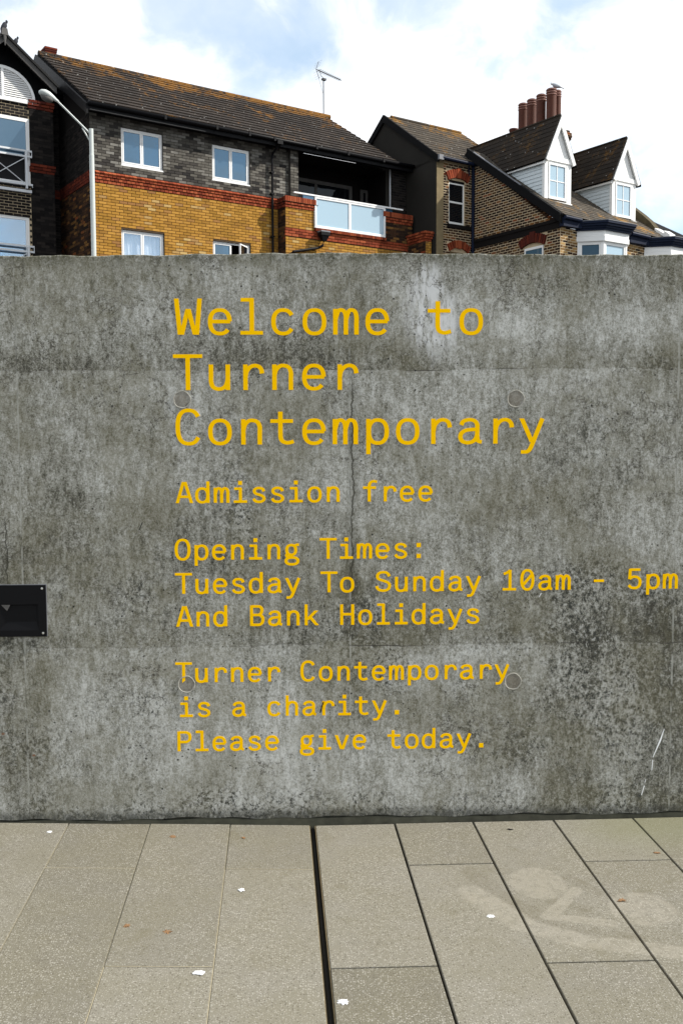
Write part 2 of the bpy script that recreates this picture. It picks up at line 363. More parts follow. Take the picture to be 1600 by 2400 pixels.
# ------------------------------------------------------------------ mesh helpers
class MB:
    def __init__(s): s.v = []; s.f = []; s.mi = []
    def poly(s, pts, mi=0):
        b = len(s.v); s.v += [tuple(p) for p in pts]; s.f.append(tuple(range(b, b + len(pts)))); s.mi.append(mi)
    def hexa(s, p, mi=0):                       # 8 points: 0-3 bottom loop, 4-7 top loop
        b = len(s.v); s.v += [tuple(q) for q in p]
        for q in ((0, 3, 2, 1), (4, 5, 6, 7), (0, 1, 5, 4), (1, 2, 6, 5), (2, 3, 7, 6), (3, 0, 4, 7)):
            s.f.append(tuple(b + i for i in q)); s.mi.append(mi)
    def box(s, x0, x1, y0, y1, z0, z1, mi=0):
        s.hexa([(x0, y0, z0), (x1, y0, z0), (x1, y1, z0), (x0, y1, z0), (x0, y0, z1), (x1, y0, z1), (x1, y1, z1), (x0, y1, z1)], mi)
    def tube(s, pts, r, n=8, mi=0, cap=True):
        pts = [Vector(p) for p in pts]; rings = []
        rs = r if isinstance(r, (list, tuple)) else [r] * len(pts)
        for i, p in enumerate(pts):
            d = (pts[min(i + 1, len(pts) - 1)] - pts[max(i - 1, 0)]).normalized()
            a = Vector((0, 0, 1)) if abs(d.z) < .9 else Vector((1, 0, 0))
            e1 = d.cross(a).normalized(); e2 = d.cross(e1)
            b = len(s.v); rings.append(b)
            for k in range(n):
                t = 2 * math.pi * k / n; s.v.append(tuple(p + (e1 * math.cos(t) + e2 * math.sin(t)) * rs[i]))
        for a, b in zip(rings, rings[1:]):
            for k in range(n):
                s.f.append((a + k, a + (k + 1) % n, b + (k + 1) % n, b + k)); s.mi.append(mi)
        if cap:
            s.f.append(tuple(rings[0] + k for k in range(n))[::-1]); s.mi.append(mi)
            s.f.append(tuple(rings[-1] + k for k in range(n))); s.mi.append(mi)
    def loft(s, rings, n=12, mi=0):             # rings: (centre, e1 vector, e2 vector)
        st = []
        for c, e1, e2 in rings:
            st.append(len(s.v))
            for k in range(n):
                t = 2 * math.pi * k / n; s.v.append(tuple(Vector(c) + Vector(e1) * math.cos(t) + Vector(e2) * math.sin(t)))
        for a, b in zip(st, st[1:]):
            for k in range(n): s.f.append((a + k, a + (k + 1) % n, b + (k + 1) % n, b + k)); s.mi.append(mi)
        s.f.append(tuple(st[0] + k for k in range(n))[::-1]); s.mi.append(mi)
        s.f.append(tuple(st[-1] + k for k in range(n))); s.mi.append(mi)
    def lathe(s, prof, cx=0, cy=0, n=20, mi=0):
        s.loft([((cx, cy, z), (r, 0, 0), (0, r, 0)) for r, z in prof], n, mi)
    def build(s, name, mats, parent=None, smooth=False, bevel=0, off=(0, 0, 0)):
        me = bpy.data.meshes.new(name)
        me.from_pydata([(x - off[0], y - off[1], z - off[2]) for x, y, z in s.v], [], s.f)
        for k in (mats if isinstance(mats, (list, tuple)) else [mats]): me.materials.append(M[k])
        if any(s.mi): me.polygons.foreach_set('material_index', s.mi)
        if smooth: me.polygons.foreach_set('use_smooth', [True] * len(s.f))
        me.update(); o = bpy.data.objects.new(name, me); COL.objects.link(o)
        if parent: o.parent = parent
        if bevel:
            b = o.modifiers.new('bevel', 'BEVEL'); b.width = bevel; b.segments = 2; b.limit_method = 'ANGLE'
        return o
def empty(name, loc=(0, 0, 0), rz=0, label=None, cat=None, group=None, parent=None):
    o = bpy.data.objects.new(name, None); COL.objects.link(o); o.location = loc; o.rotation_euler = (0, 0, rz); o.empty_display_size = .2
    if parent: o.parent = parent
    return tag(o, label, cat, group)
def tag(o, label=None, cat=None, group=None, kind=None):
    if label: o['label'] = label
    if cat: o['category'] = cat
    if group: o['group'] = group
    if kind: o['kind'] = kind
    return o
_unit = {}
def unit(matname):
    if matname not in _unit:
        b = MB(); b.box(-.5, .5, -.5, .5, -.5, .5); me = bpy.data.meshes.new('unit_piece'); me.from_pydata(b.v, [], b.f)
        me.materials.append(M[matname]); me.update(); _unit[matname] = me
    return _unit[matname]
def pieces(name, items, parent, off=(0, 0, 0), limit=300, world=None, vis=None):
    """items: (centre, (ex,ey,ez) half-less full edge vectors, material). Nearest visible ones are single objects, the rest one stuff part."""
    wm_ = world or Matrix()
    def key(it):
        p = wm_ @ Vector(it[0]); d = (p - EYE).length
        area = it[1][0].length * it[1][2].length
        ok = p.z > 1.6 + .19 * (p.y) and d > 0 and (vis is None or vis(it))
        return (0 if ok else 1, -area / (d * d))
    items = sorted(items, key=key)
    for c, e, mt in items[:limit]:
        o = bpy.data.objects.new(name, unit(mt)); COL.objects.link(o); o.parent = parent
        mm = Matrix((e[0], e[1], e[2])).transposed().to_4x4(); mm.translation = Vector(c) - Vector(off)
        o.matrix_local = mm
    rest = items[limit:]
    if rest:
        b = MB(); mats = sorted(set(i[2] for i in rest))
        for c, (a1, a2, a3), mt in rest:
            c = Vector(c); h = [c + a1 * sx + a2 * sy + a3 * sz for sz in (-.5, .5) for sx, sy in ((-.5, -.5), (.5, -.5), (.5, .5), (-.5, .5))]
            b.hexa(h, mats.index(mt))
        o = b.build(name, mats, parent, off=off); o['kind'] = 'stuff'
V = Vector

# ------------------------------------------------------------------ ground
b = MB(); b.poly([(-900, -900, -.11), (900, -900, -.11), (900, 1500, -.11), (-900, 1500, -.11)])
tag(b.build('ground', 'asphalt'), kind='structure')
D = 3.897
TAN = -.044
def gz(x):                                      # paving falls gently to the slot drain
    return .0215 * max(0, -(x + .035)) + .009 * max(0, x + .035)
pav = MB()
xs = [-4.2, -.034, 4.5]
for xa, xb in zip(xs, xs[1:]):
    pav.hexa([(xa, -2.5, -.1), (xb, -2.5, -.1), (xb, D + .02, -.1), (xa, D + .02, -.1), (xa, -2.5, gz(xa) - .016), (xb, -2.5, gz(xb) - .016), (xb, D + .02, gz(xb) - .016), (xa, D + .02, gz(xa) - .016)])
paving = tag(pav.build('pavement', 'bed'), kind='structure')
edges = [-3.74, -3.40, -3.06, -2.725, -2.39, -2.05, -1.71, -1.375, -1.04, -.705, -.375, None, .308, .635, .973, 1.309, 1.645, 1.98, 2.315, 2.65, 2.99, 3.33, 3.66]
cols = []
le = [e for e in edges[:11]] + [-.047]; re_ = [-.020] + [e for e in edges[12:]]
for k, (a_, b_) in enumerate(zip(le, le[1:])): cols.append((a_, b_, 3.49 if k % 2 == 1 - (len(le) - 2) % 2 + 0 else 2.80, 'l'))
cols = []
n_l = len(le) - 1
for k in range(n_l):
    ph = 3.48 if (n_l - 1 - k) % 2 == 0 else 2.812
    cols.append((le[k], le[k + 1], ph))
for k in range(len(re_) - 1): cols.append((re_[k], re_[k + 1], 2.802 if k % 2 == 0 else 3.495))
def sx(x0, y): return x0 + TAN * (y - 3.9)
NEAR = 0
for (xa, xb, yj) in cols:
    ys = [D - .004]
    y = yj
    while y > -2.3: ys.append(y); y -= 1.385
    ys.append(-2.4)
    dark = xa > .2 and xb < 1.4                 # open joints to the right of the drain
    for y1, y0 in zip(ys, ys[1:]):
        if y1 - y0 < .1: continue
        g = .0042 if xa >= -.05 and xb < 1.32 else .0020
        gl = g if xa > -.1 else .0020
        j = random.uniform(-.0012, .0012); t = .0018
        xl0, xl1, xr0, xr1 = sx(xa, y0) + gl, sx(xa, y1) + gl, sx(xb, y0) - gl, sx(xb, y1) - gl
        if abs(xb + .047) < .001: xr0 += gl; xr1 += gl
        if abs(xa + .020) < .001: xl0 -= gl; xl1 -= gl
        cg = gl * (1.05 if .0 > -.1 and -.03 < xa < .9 else .5); ya, yb = y0 + cg, y1 - cg
        q = MB()
        o0 = V((xl0, ya, 0))
        def P4(ins, z):
            return [(x - o0.x, yy - o0.y, gz(x) + z + j) for x, yy in ((xl0 + ins, ya + ins), (xr0 - ins, ya + ins), (xr1 - ins, yb - ins), (xl1 + ins, yb - ins))]
        lo, mid_, hi = P4(0, -.05), P4(0, -t), P4(t, 0)
        q.v = [tuple(p) for p in lo + mid_ + hi]
        for k in range(4):
            k2 = (k + 1) % 4; q.f += [(k, k2, 4 + k2, 4 + k), (4 + k, 4 + k2, 8 + k2, 8 + k)]
        q.f += [(8, 9, 10, 11), (3, 2, 1, 0)]; q.mi = [0] * len(q.f)
        o = q.build('paving_slab', 'slab', paving); o.location = o0
# sandy pointing in the tight joints left of the drain
q = MB()
for xa in le[5:-1]:
    for y0 in (2.2, 2.9): 
        w_ = .0014; y1 = y0 + .7 if y0 < 2.5 else D - .03
        q.poly([(sx(xa, y0) - w_, y0, gz(xa) - .004), (sx(xa, y0) + w_, y0, gz(xa) - .004), (sx(xa, y1) + w_, y1, gz(xa) - .004), (sx(xa, y1) - w_, y1, gz(xa) - .004)])
for (xa, xb, yj) in [(a_, b_, (y_ if y_ > 3 or b_ > -.2 else y_)) for a_, b_, y_ in cols[5:n_l]]:
    q.poly([(sx(xa, yj) + .003, yj - .0012, gz(xa) - .0012), (sx(xb, yj) - .003, yj - .0014, gz(xb) - .0012), (sx(xb, yj) - .003, yj + .0014, gz(xb) - .0012), (sx(xa, yj) + .003, yj + .0014, gz(xa) - .0012)])
tag(q.build('joint_pointing', 'sandj', paving), kind='stuff')
# slot drain
dr = empty('slot_drain', (sx(-.034, 2.5), 2.5, 0), 0, 'narrow black slot drain running down the middle of the paving', 'drain')
for s_, nm in ((-1, 'edge_strip'), (1, 'edge_strip')):
    q = MB(); w0 = .0105
    q.hexa([(sx(-.034, yy) + s_ * (w0 + dx) , yy, z) for z in (-.045, -.0025) for yy, dx in ((-2.3, 0), (-2.3, .0022), (D - .006, .0022), (D - .006, 0))])
    q.build(nm, 'steel', dr, off=dr.location)
q = MB(); q.hexa([(sx(-.034, yy) + dx, yy, z) for z in (-.012, -.0105) for yy, dx in ((-2.3, -.002), (-2.3, .004), (D - .006, .004), (D - .006, -.002))])
q.build('grate_bar', 'black', dr, off=dr.location)

# droppings and rust marks lying on the slabs
def blobmark(name, x, y, rx, ry, mat, label, cat, group, n=26, jag=.35):
    q = MB(); pts = []
    for k in range(n):
        t = 2 * math.pi * k / n; r_ = 1 + random.uniform(-jag, jag)
        pts.append((rx * r_ * math.cos(t), ry * r_ * math.sin(t)))
    top = [(px * .8, py * .8, .0022) for px, py in pts]; bot = [(px, py, .0003) for px, py in pts]
    q.v = bot + top
    for k in range(n): q.f.append((k, (k + 1) % n, n + (k + 1) % n, n + k))
    q.f.append(tuple(range(n, 2 * n))); q.mi = [0] * len(q.f)
    o = q.build(name, mat); o.location = (x, y, gz(x) + .001); tag(o, label, cat, group)
for a_ in [(-1.094, 3.801, .010, .010, 'small white bird dropping near the wall at the far left of the paving'),
           (-.282, 3.309, .010, .011, 'small white bird dropping on the slab just left of the drain'),
           (-.366, 2.777, .015, .013, 'splashed white bird dropping in the corner by the slab joint left of the drain'),
           (.061, 2.624, .014, .012, 'largest white bird dropping close to the right edge of the slot drain'),
           (.566, 3.093, .014, .008, 'flat white bird dropping right of centre between two open joints')]:
    blobmark('bird_dropping', *a_[:4], 'drop', a_[4], 'dropping', 'bird droppings on the paving')
for a_ in [(-.593, 3.764, .012, .012, 'rusty stain on the slab near the wall, second slab column left of the drain'),
           (-.309, 3.755, .007, .008, 'tiny rusty stain near the wall on the slab beside the drain'),
           (-.638, 3.051, .009, .011, 'left of two rusty stains in the middle of a slab'),
           (-.498, 3.015, .012, .011, 'right of two rusty stains in the middle of a slab'),
           (1.035, 3.183, .014, .013, 'orange brown stain beside an open joint at right'),
           (1.289, 3.55, .010, .008, 'pale orange leaf stain near the top right joint')]:
    blobmark('rust_stain', *a_[:4], 'rust', a_[4], 'stain', 'rust stains on the paving', jag=.6)
blobmark('dead_leaf', .775, 3.80, .011, .006, 'wood', 'small dark dead leaf on the slab close to the wall', 'leaf', None, jag=.6)

# ------------------------------------------------------------------ concrete wall
wall = empty('concrete_wall', (0, D, 0), 0, 'tall grey weathered concrete wall carrying yellow lettering in front of the houses', 'wall')
offw = (0, D, 0)
J = [-2.53, -1.202, .126, 1.462, 2.79]
def ztop(x):
    return 2.331 + .013 * math.exp(-((x - .1) / .75) ** 2) + .0022 * math.sin(x * 23) + .0012 * math.sin(x * 61) + .007 * max(0, min(1, (x - .3) / 1.2))
q = MB(); q.box(-2.53, 2.79, D + .012, D + .26, -.1, 2.318); q.build('wall_core', 'foot', wall, off=offw)
HOLES = [(-.547, 1.764), (.799, 1.764), (-.547, .600), (.799, .600)]
for xa, xb in zip(J, J[1:]):
    q = MB(); n = 36; g = .0005; bv = .003
    X_ = [xa + g + (xb - xa - 2 * g) * k / n for k in range(n + 1)]
    for x0, x1 in zip(X_, X_[1:]):
        zb0 = .034 + .004 * math.sin(x0 * 9) + .003 * math.sin(x0 * 31); zb1 = .034 + .004 * math.sin(x1 * 9) + .003 * math.sin(x1 * 31)
        q.poly([(x0, D, zb0), (x1, D, zb1), (x1, D, ztop(x1) - bv), (x0, D, ztop(x0) - bv)])
        q.poly([(x0, D, ztop(x0) - bv), (x1, D, ztop(x1) - bv), (x1, D + bv, ztop(x1)), (x0, D + bv, ztop(x0))])
        q.poly([(x0, D + bv, ztop(x0)), (x1, D + bv, ztop(x1)), (x1, D + .27, ztop(x1)), (x0, D + .27, ztop(x0))])
        q.poly([(x0, D, zb0), (x0, D + .02, zb0), (x1, D + .02, zb1), (x1, D, zb1)])
    for xe in (X_[0], X_[-1]):
        q.poly([(xe, D, .034), (xe, D + .03, .034), (xe, D + .27, ztop(xe)), (xe, D, ztop(xe) - bv)])
    q.build('wall_panel', 'conc', wall, off=offw)
q = MB()
for k in range(60):
    x0 = -2.5 + k * .088; h = .031 + .004 * math.sin(k * 1.7); q.hexa([(x0, D - .004 - .002 * math.sin(k), -.03), (x0 + .088, D - .004 - .002 * math.sin(k + 1), -.03), (x0 + .088, D + .013, -.03), (x0, D + .013, -.03),
        (x0, D + .001, h), (x0 + .088, D + .001, .031 + .004 * math.sin((k + 1) * 1.7)), (x0 + .088, D + .013, h), (x0, D + .013, h)])
q.build('plinth', 'foot', wall, off=offw)
for hx, hz in HOLES:
    q = MB(); n = 40; r0, r1 = .0295, .0345
    prof = [(r1 + .0012, D - .0002), (r1, D - .0022), (r0 + .0025, D - .0018), (r0, D + .0012)] 
    st = []
    for r_, yy in prof:
        st.append(len(q.v))
        for k in range(n):
            t = 2 * math.pi * k / n; rr = r_ * (1 + .02 * math.sin(5 * t + hx * 9) + .012 * math.sin(11 * t))
            q.v.append((hx + rr * math.cos(t), yy, hz + rr * math.sin(t)))
    for s0, s1 in zip(st, st[1:]):
        for k in range(n): q.f.append((s0 + k, s0 + (k + 1) % n, s1 + (k + 1) % n, s1 + k)); q.mi.append(0)
    rim = q.build('tie_hole_plug', 'plugrim' if 'plugrim' in M else 'conc', wall, off=offw)
    q = MB(); st = []
    for r_, yy in ((r0 + .001, D - .0006), (r0 * .5, D - .0012)):
        st.append(len(q.v))
        for k in range(n):
            t = 2 * math.pi * k / n; q.v.append((hx + r_ * math.cos(t), yy, hz + r_ * math.sin(t)))
    for k in range(n): q.f.append((st[0] + k, st[0] + (k + 1) % n, st[1] + (k + 1) % n, st[1] + k)); q.mi.append(0)
    q.f.append(tuple(st[1] + k for k in range(n))); q.mi.append(0)
    q.build('plug_face', 'plug', rim, off=(0, 0, 0)).location = (0, -D, 0) if False else (0, -D, 0)
    rim.location = (0, 0, 0)

# white scratches
q = MB()
def scr(x0, z0, x1, z1, w0, w1):
    q.hexa([(x0 - w0, D - .0008, z0), (x0 + w0, D - .0008, z0), (x0 + w0, D + .001, z0), (x0 - w0, D + .001, z0), (x1 - w1, D - .0008, z1), (x1 + w1, D - .0008, z1), (x1 + w1, D + .001, z1), (x1 - w1, D + .001, z1)])
scr(1.345, .110, 1.356, .150, .0012, .0018); scr(1.358, .163, 1.362, .178, .001, .001); scr(1.386, .215, 1.389, .26, .0012, .0015)
scr(1.390, .272, 1.420, .345, .001, .004); scr(1.420, .345, 1.435, .392, .0035, .001); scr(.903, .951, .912, .968, .001, .0016)
q.build('scratch_mark', 'drop', wall, off=offw)
q = MB(); q.hexa([(-.001, D - .0035, .476), (.003, D - .0035, .476), (.003, D + .001, .476), (-.001, D + .001, .476), (.012, D - .0035, .520), (.017, D - .0035, .524), (.017, D + .001, .524), (.012, D + .001, .520)])
q.hexa([(-.729, D - .0005, 1.238), (-.726, D - .0005, 1.238), (-.726, D + .001, 1.238), (-.729, D + .001, 1.238), (-.717, D - .0005, 1.268), (-.712, D - .0005, 1.272), (-.712, D + .001, 1.272), (-.717, D + .001, 1.268)])
q.build('chip_mark', 'wood', wall, off=offw)

# ------------------------------------------------------------------ lettering
def catmull(pts, n=6):
    P = [pts[0]] + list(pts) + [pts[-1]]; out = []
    for i in range(1, len(P) - 2):
        p0, p1, p2, p3 = P[i - 1:i + 3]
        for k in range(n):
            t = k / n
            out.append(tuple(.5 * (2 * b + (c - a) * t + (2 * a - 5 * b + 4 * c - d) * t * t + (3 * b - a - 3 * c + d) * t ** 3) for a, b, c, d in zip(p0, p1, p2, p3)))
    return out + [tuple(P[-2])]
def sq(cx, cy, rx, ry, a0=0, a1=360, p=2.35, n=40):
    o = []
    for k in range(n + 1):
        t = R(a0 + (a1 - a0) * k / n); c, s_ = math.cos(t), math.sin(t)
        o.append((cx + rx * math.copysign(abs(c) ** (2 / p), c), cy + ry * math.copysign(abs(s_) ** (2 / p), s_)))
    return o
XH = .357; H_ = 'h'; L_ = 'l'; Q_ = 'q'
arch = lambda x0, x1, top=.683: catmull([(x0, .40), (x0 + .04, .55), (x0 + (x1 - x0) * .30, .655), (x0 + (x1 - x0) * .55, top), (x1 - (x1 - x0) * .14, .635), (x1, .50), (x1, .3), (x1, 0)])
G = {
 'W': [(H_, [(-.324, 1), (-.235, 0)]), (H_, [(-.185, 0), (-.008, .715)]), (H_, [(.324, 1), (.235, 0)]), (H_, [(.185, 0), (.008, .715)])],
 'A': [(H_, [(-.335, 0), (-.035, 1)]), (H_, [(.335, 0), (.035, 1)]), (L_, [(-.24, .30), (.24, .30)])],
 'T': [(L_, [(-.41, .9475), (.41, .9475)]), (L_, [(0, 0), (0, .90)])],
 'C': [(L_, sq(.005, .5, .305, .4675, 33, 327, 2.5))], 'O': [(L_, sq(0, .5, .305, .4675))],
 'S': [(L_, catmull([(.285, .74), (.24, .85), (.14, .925), (0, .947), (-.16, .92), (-.26, .83), (-.275, .70), (-.2, .605), (0, .535), (.2, .455), (.29, .36), (.29, .22), (.2, .1), (0, .05), (-.18, .085), (-.28, .17), (-.315, .28)]))],
 'P': [(L_, [(-.26, 0), (-.26, 1)]), (L_, catmull([(-.26, .95), (-.05, .95), (.12, .94), (.25, .86), (.285, .71), (.25, .56), (.12, .475), (-.05, .465), (-.26, .465)]))],
 'B': [(L_, [(-.26, 0), (-.26, 1)]), (L_, catmull([(-.26, .95), (-.03, .95), (.13, .935), (.225, .85), (.235, .74), (.2, .62), (.1, .545), (-.03, .535), (-.26, .535)])), (L_, catmull([(0, .535), (.15, .52), (.26, .42), (.285, .29), (.24, .14), (.12, .06), (-.03, .052), (-.26, .052)]))],
 'H': [(L_, [(-.265, 0), (-.265, 1)]), (L_, [(.265, 0), (.265, 1)]), (L_, [(-.265, .52), (.265, .52)])],
 'k': [(L_, [(-.24, 0), (-.24, 1.02)]), (H_, [(-.20, .26), (.25, .715)]), (H_, [(-.05, .40), (.28, 0)])],
 'h': [(L_, [(-.225, 0), (-.225, 1.02)]), (L_, arch(-.225, .235))], 'n': [(L_, [(-.225, 0), (-.225, .715)]), (L_, arch(-.225, .235))],
 'm': [(L_, [(-.295, 0), (-.295, .715)]), (L_, arch(-.295, 0)), (L_, arch(0, .295))],
 'u': [(L_, [(.235, 0), (.235, .715)]), (L_, catmull([(-.235, .715), (-.235, .45), (-.235, .24), (-.19, .1), (-.09, .04), (.03, .035), (.14, .085), (.20, .18), (.235, .32)]))],
 'r': [(L_, [(-.155, 0), (-.155, .715)]), (L_, catmull([(-.155, .36), (-.12, .52), (-.02, .64), (.10, .683), (.22, .655), (.29, .57), (.31, .46)]))],
 'p': [(L_, [(-.23, -.285), (-.23, .715)]), (L_, sq(.035, XH, .255, .325))],
 'd': [(L_, [(.235, 0), (.235, 1.02)]), (L_, sq(-.035, XH, .26, .325))],
 'a': [(L_, catmull([(-.245, .53), (-.19, .635), (-.02, .683), (.13, .65), (.205, .55), (.21, .40), (.21, .2), (.235, .085), (.34, .052)])), (L_, catmull([(.21, .41), (.05, .405), (-.12, .38), (-.24, .30), (-.27, .19), (-.22, .08), (-.08, .034), (.07, .06), (.17, .15), (.21, .26)]))],
 'e': [(L_, [(-.25, .365), (.29, .365)]), (L_, sq(0, XH, .27, .325, 1, 322))],
 'c': [(L_, sq(.005, XH, .27, .325, 30, 328))], 'o': [(L_, sq(0, XH, .27, .325))],
 's': [(L_, catmull([(.235, .52), (.19, .63), (.06, .68), (-.08, .675), (-.19, .61), (-.205, .50), (-.13, .415), (0, .375), (.15, .32), (.235, .23), (.225, .12), (.11, .045), (-.03, .034), (-.17, .075), (-.25, .19)]))],
 't': [(L_, [(-.347, .66), (.293, .66)]), (L_, catmull([(-.063, .925), (-.063, .6), (-.063, .25), (-.03, .12), (.06, .06), (.17, .05), (.31, .09)]))],
 'f': [(L_, [(-.34, .66), (.28, .66)]), (L_, catmull([(-.04, 0), (-.04, .4), (-.04, .72), (.0, .87), (.09, .945), (.2, .96), (.33, .93)]))],
 'l': [(L_, [(-.295, .965), (.06, .965)]), (L_, [(.01, .02), (.01, 1.0)]), (L_, [(-.31, .0525), (.32, .0525)])],
 'i': [(Q_, (0, .93, .095)), (L_, [(-.285, .66), (.06, .66)]), (L_, [(.01, .02), (.01, .70)]), (L_, [(-.31, .0525), (.32, .0525)])],
 'y': [(H_, [(-.295, .715), (.01, .04)]), (L_, catmull([(.30, .715), (.16, .36), (.02, .0), (-.05, -.15), (-.12, -.22), (-.2, -.235), (-.31, -.235)], 4))],
 'v': [(H_, [(-.28, .715), (-.02, 0)]), (H_, [(.28, .715), (.02, 0)])],
 'g': [(L_, sq(-.03, .445, .215, .235)), (L_, catmull([(.12, .60), (.17, .66), (.23, .69), (.34, .70)])), (L_, catmull([(-.18, .29), (-.25, .21), (-.22, .12), (-.1, .085), (.05, .085)])), (L_, sq(0, -.085, .285, .165))],
 ':': [(Q_, (0, .63, .105)), (Q_, (0, .105, .105))], '.': [(Q_, (0, .11, .11))],
 '1': [(L_, catmull([(-.28, .80), (-.12, .86), (.03, .97)], 3)), (L_, [(.03, .02), (.03, 1.0)]), (L_, [(-.33, .0525), (.33, .0525)])],
 '0': [(L_, sq(0, .5, .27, .4675)), (L_, [(-.19, .27), (.19, .73)])],
 '-': [(L_, [(-.25, .42), (.25, .42)])],
 '5': [(L_, [(-.23, .945), (.27, .945)]), (L_, [(-.215, .98), (-.25, .48)]), (L_, catmull([(-.25, .50), (-.14, .575), (0, .60), (.14, .57), (.24, .47), (.265, .32), (.22, .15), (.1, .065), (-.03, .05), (-.17, .08), (-.29, .19)]))],
}
def glyph(ch, cap, wv, wh):
    q = MB()
    for i, (kind, pts) in enumerate(G[ch]):
        yf = -.0010 - i * .00016; yb = .0008
        if kind == Q_:
            cx, cy, h = pts; q.box((cx - h) * cap, (cx + h) * cap, yf, yb, (cy - h) * cap, (cy + h) * cap); continue
        if kind == H_:
            (x0, z0), (x1, z1) = pts; dx, dz = x1 - x0, z1 - z0; ln = math.hypot(dx, dz)
            ww = math.hypot(wv * dz / ln, wh * dx / ln); hw = ww / 2 * ln / abs(dz)
            q.hexa([((x0 - hw) * cap, yf, z0 * cap), ((x0 + hw) * cap, yf, z0 * cap), ((x0 + hw) * cap, yb, z0 * cap), ((x0 - hw) * cap, yb, z0 * cap),
                    ((x1 - hw) * cap, yf, z1 * cap), ((x1 + hw) * cap, yf, z1 * cap), ((x1 + hw) * cap, yb, z1 * cap), ((x1 - hw) * cap, yb, z1 * cap)]); continue
        closed = math.hypot(pts[0][0] - pts[-1][0], pts[0][1] - pts[-1][1]) < 1e-4
        P = pts[:-1] if closed else pts; n = len(P); Lf, Rt = [], []
        for k in range(n):
            a_ = P[(k - 1) % n] if closed or k else P[0]; c_ = P[(k + 1) % n] if closed or k < n - 1 else P[-1]
            tx, tz = c_[0] - a_[0], c_[1] - a_[1]; ln = math.hypot(tx, tz) or 1; tx /= ln; tz /= ln
            hw = math.hypot(wv * tz, wh * tx) / 2
            Lf.append(((P[k][0] - tz * hw) * cap, (P[k][1] + tx * hw) * cap)); Rt.append(((P[k][0] + tz * hw) * cap, (P[k][1] - tx * hw) * cap))
        b0 = len(q.v)
        for (lx, lz), (rx_, rz_) in zip(Lf, Rt): q.v += [(lx, yf, lz), (rx_, yf, rz_), (lx, yb, lz), (rx_, yb, rz_)]
        for k in range(n if closed else n - 1):
            a_ = b0 + 4 * k; c_ = b0 + 4 * ((k + 1) % n)
            q.f += [(a_, a_ + 1, c_ + 1, c_), (a_, c_, c_ + 2, a_ + 2), (a_ + 1, a_ + 3, c_ + 3, c_ + 1)]; q.mi += [0] * 3
        if not closed:
            e = b0 + 4 * (n - 1); q.f += [(b0, b0 + 2, b0 + 3, b0 + 1), (e, e + 1, e + 3, e + 2)]; q.mi += [0, 0]
    return q
gcache = {}
TEXT = [('Welcome to', -.5174, 2.0216, .12590, 0, .1430, 1), ('Turner', -.5220, 1.8012, .1262, 0, .1430, 1), ('Contemporary', -.5229, 1.5822, .12624, 0, .1430, 1),
        ('Admission free', -.5438, 1.3466, .0752, .00025, .0862, 0), ('Opening Times:', -.5542, 1.1145, .0739, .00014, .0850, 0),
        ('Tuesday To Sunday 10am - 5pm', -.5524, .9756, .07402, .00027, .0850, 0), ('And Bank Holidays', -.5505, .8399, .0738, .00026, .0850, 0),
        ('Turner Contemporary', -.5578, .6075, .0728, .00023, .0835, 0), ('is a charity.', -.5497, .4637, .0723, .0001, .0835, 0), ('Please give today.', -.5600, .3193, .07228, .00013, .0835, 0)]
for txt, x0, z0, adv, dz, cap, bigt in TEXT:
    line = empty('text_line', (x0, 0, z0), 0, parent=wall)
    line['label'] = 'yellow lettering reading "%s"' % txt
    for k, ch in enumerate(txt):
        if ch == ' ': continue
        key = (ch, cap)
        if key not in gcache:
            gcache[key] = glyph(ch, cap, *((.129, .105) if bigt else (.152, .124))).build('letter', 'vinyl', line)
            o = gcache[key]
        else:
            o = gcache[key].copy(); COL.objects.link(o); o.parent = line
        o.location = (k * adv, 0, k * dz)

# ------------------------------------------------------------------ recessed wall light
LX0, LX1, LZ0, LZ1 = -1.318, -1.109, .806, 1.017
wl = empty('wall_light', ((LX0 + LX1) / 2, D, LZ0), 0, 'square black recessed wall light with screws at the left edge of the concrete wall', 'light')
ow = wl.location[:]
q = MB(); yf = D - .010; rx0, rx1, rz0, rz1 = LX0 + .016, LX1 - .030, LZ0 + .026, LZ0 + .132
for bx in ((LX0, rx0, LZ0, LZ1), (rx1, LX1, LZ0, LZ1), (rx0, rx1, rz1, LZ1), (rx0, rx1, LZ0, rz0)): q.box(bx[0], bx[1], yf, D + .002, bx[2], bx[3])
q.build('face_plate', 'black', wl, off=ow)
# sloping hood sides of the recess standing in front of the wall panel
q = MB(); e = .0007; yb = D - .0012
ix0, ix1, iz0, iz1 = rx0 + .034, rx1 - .012, rz0 + .034, rz1 - .004
o4 = [(rx0, yf + e, rz0), (rx1, yf + e, rz0), (rx1, yf + e, rz1), (rx0, yf + e, rz1)]; i4 = [(ix0, yb, iz0), (ix1, yb, iz0), (ix1, yb, iz1), (ix0, yb, iz1)]
for k in range(4): q.poly([o4[k], o4[(k + 1) % 4], i4[(k + 1) % 4], i4[k]])
q.poly(i4)
q.build('reflector', 'black', wl, off=ow)
q = MB(); q.poly([(rx0 + .012, yf + .001, rz1 - .001), (rx0 + .05, yf + .001, rz1 - .001), (rx0 + .036, yf + .0015, rz1 - .026)]); q.build('inner_baffle', 'barge', wl, off=ow)
for sx_, sz_ in ((LX0 + .012, LZ0 + .014), (LX1 - .014, LZ0 + .014), (LX0 + .012, LZ1 - .014), (LX1 - .014, LZ1 - .014)):
    q = MB(); q.loft([((sx_, yf - d_, sz_), (r_, 0, 0), (0, 0, r_)) for r_, d_ in ((.0048, 0), (.0045, .0015), (.002, .002))], 12)
    q.build('screw', 'screw', wl, off=ow)
q = MB()
for bx in ((LX0 - .002, LX1 + .003, LZ1, LZ1 + .0025), (LX1, LX1 + .0025, LZ0, LZ1)): q.box(bx[0], bx[1], D - .004, D + .002, bx[2], bx[3])
q.build('seal_bead', 'lead', wl, off=ow)

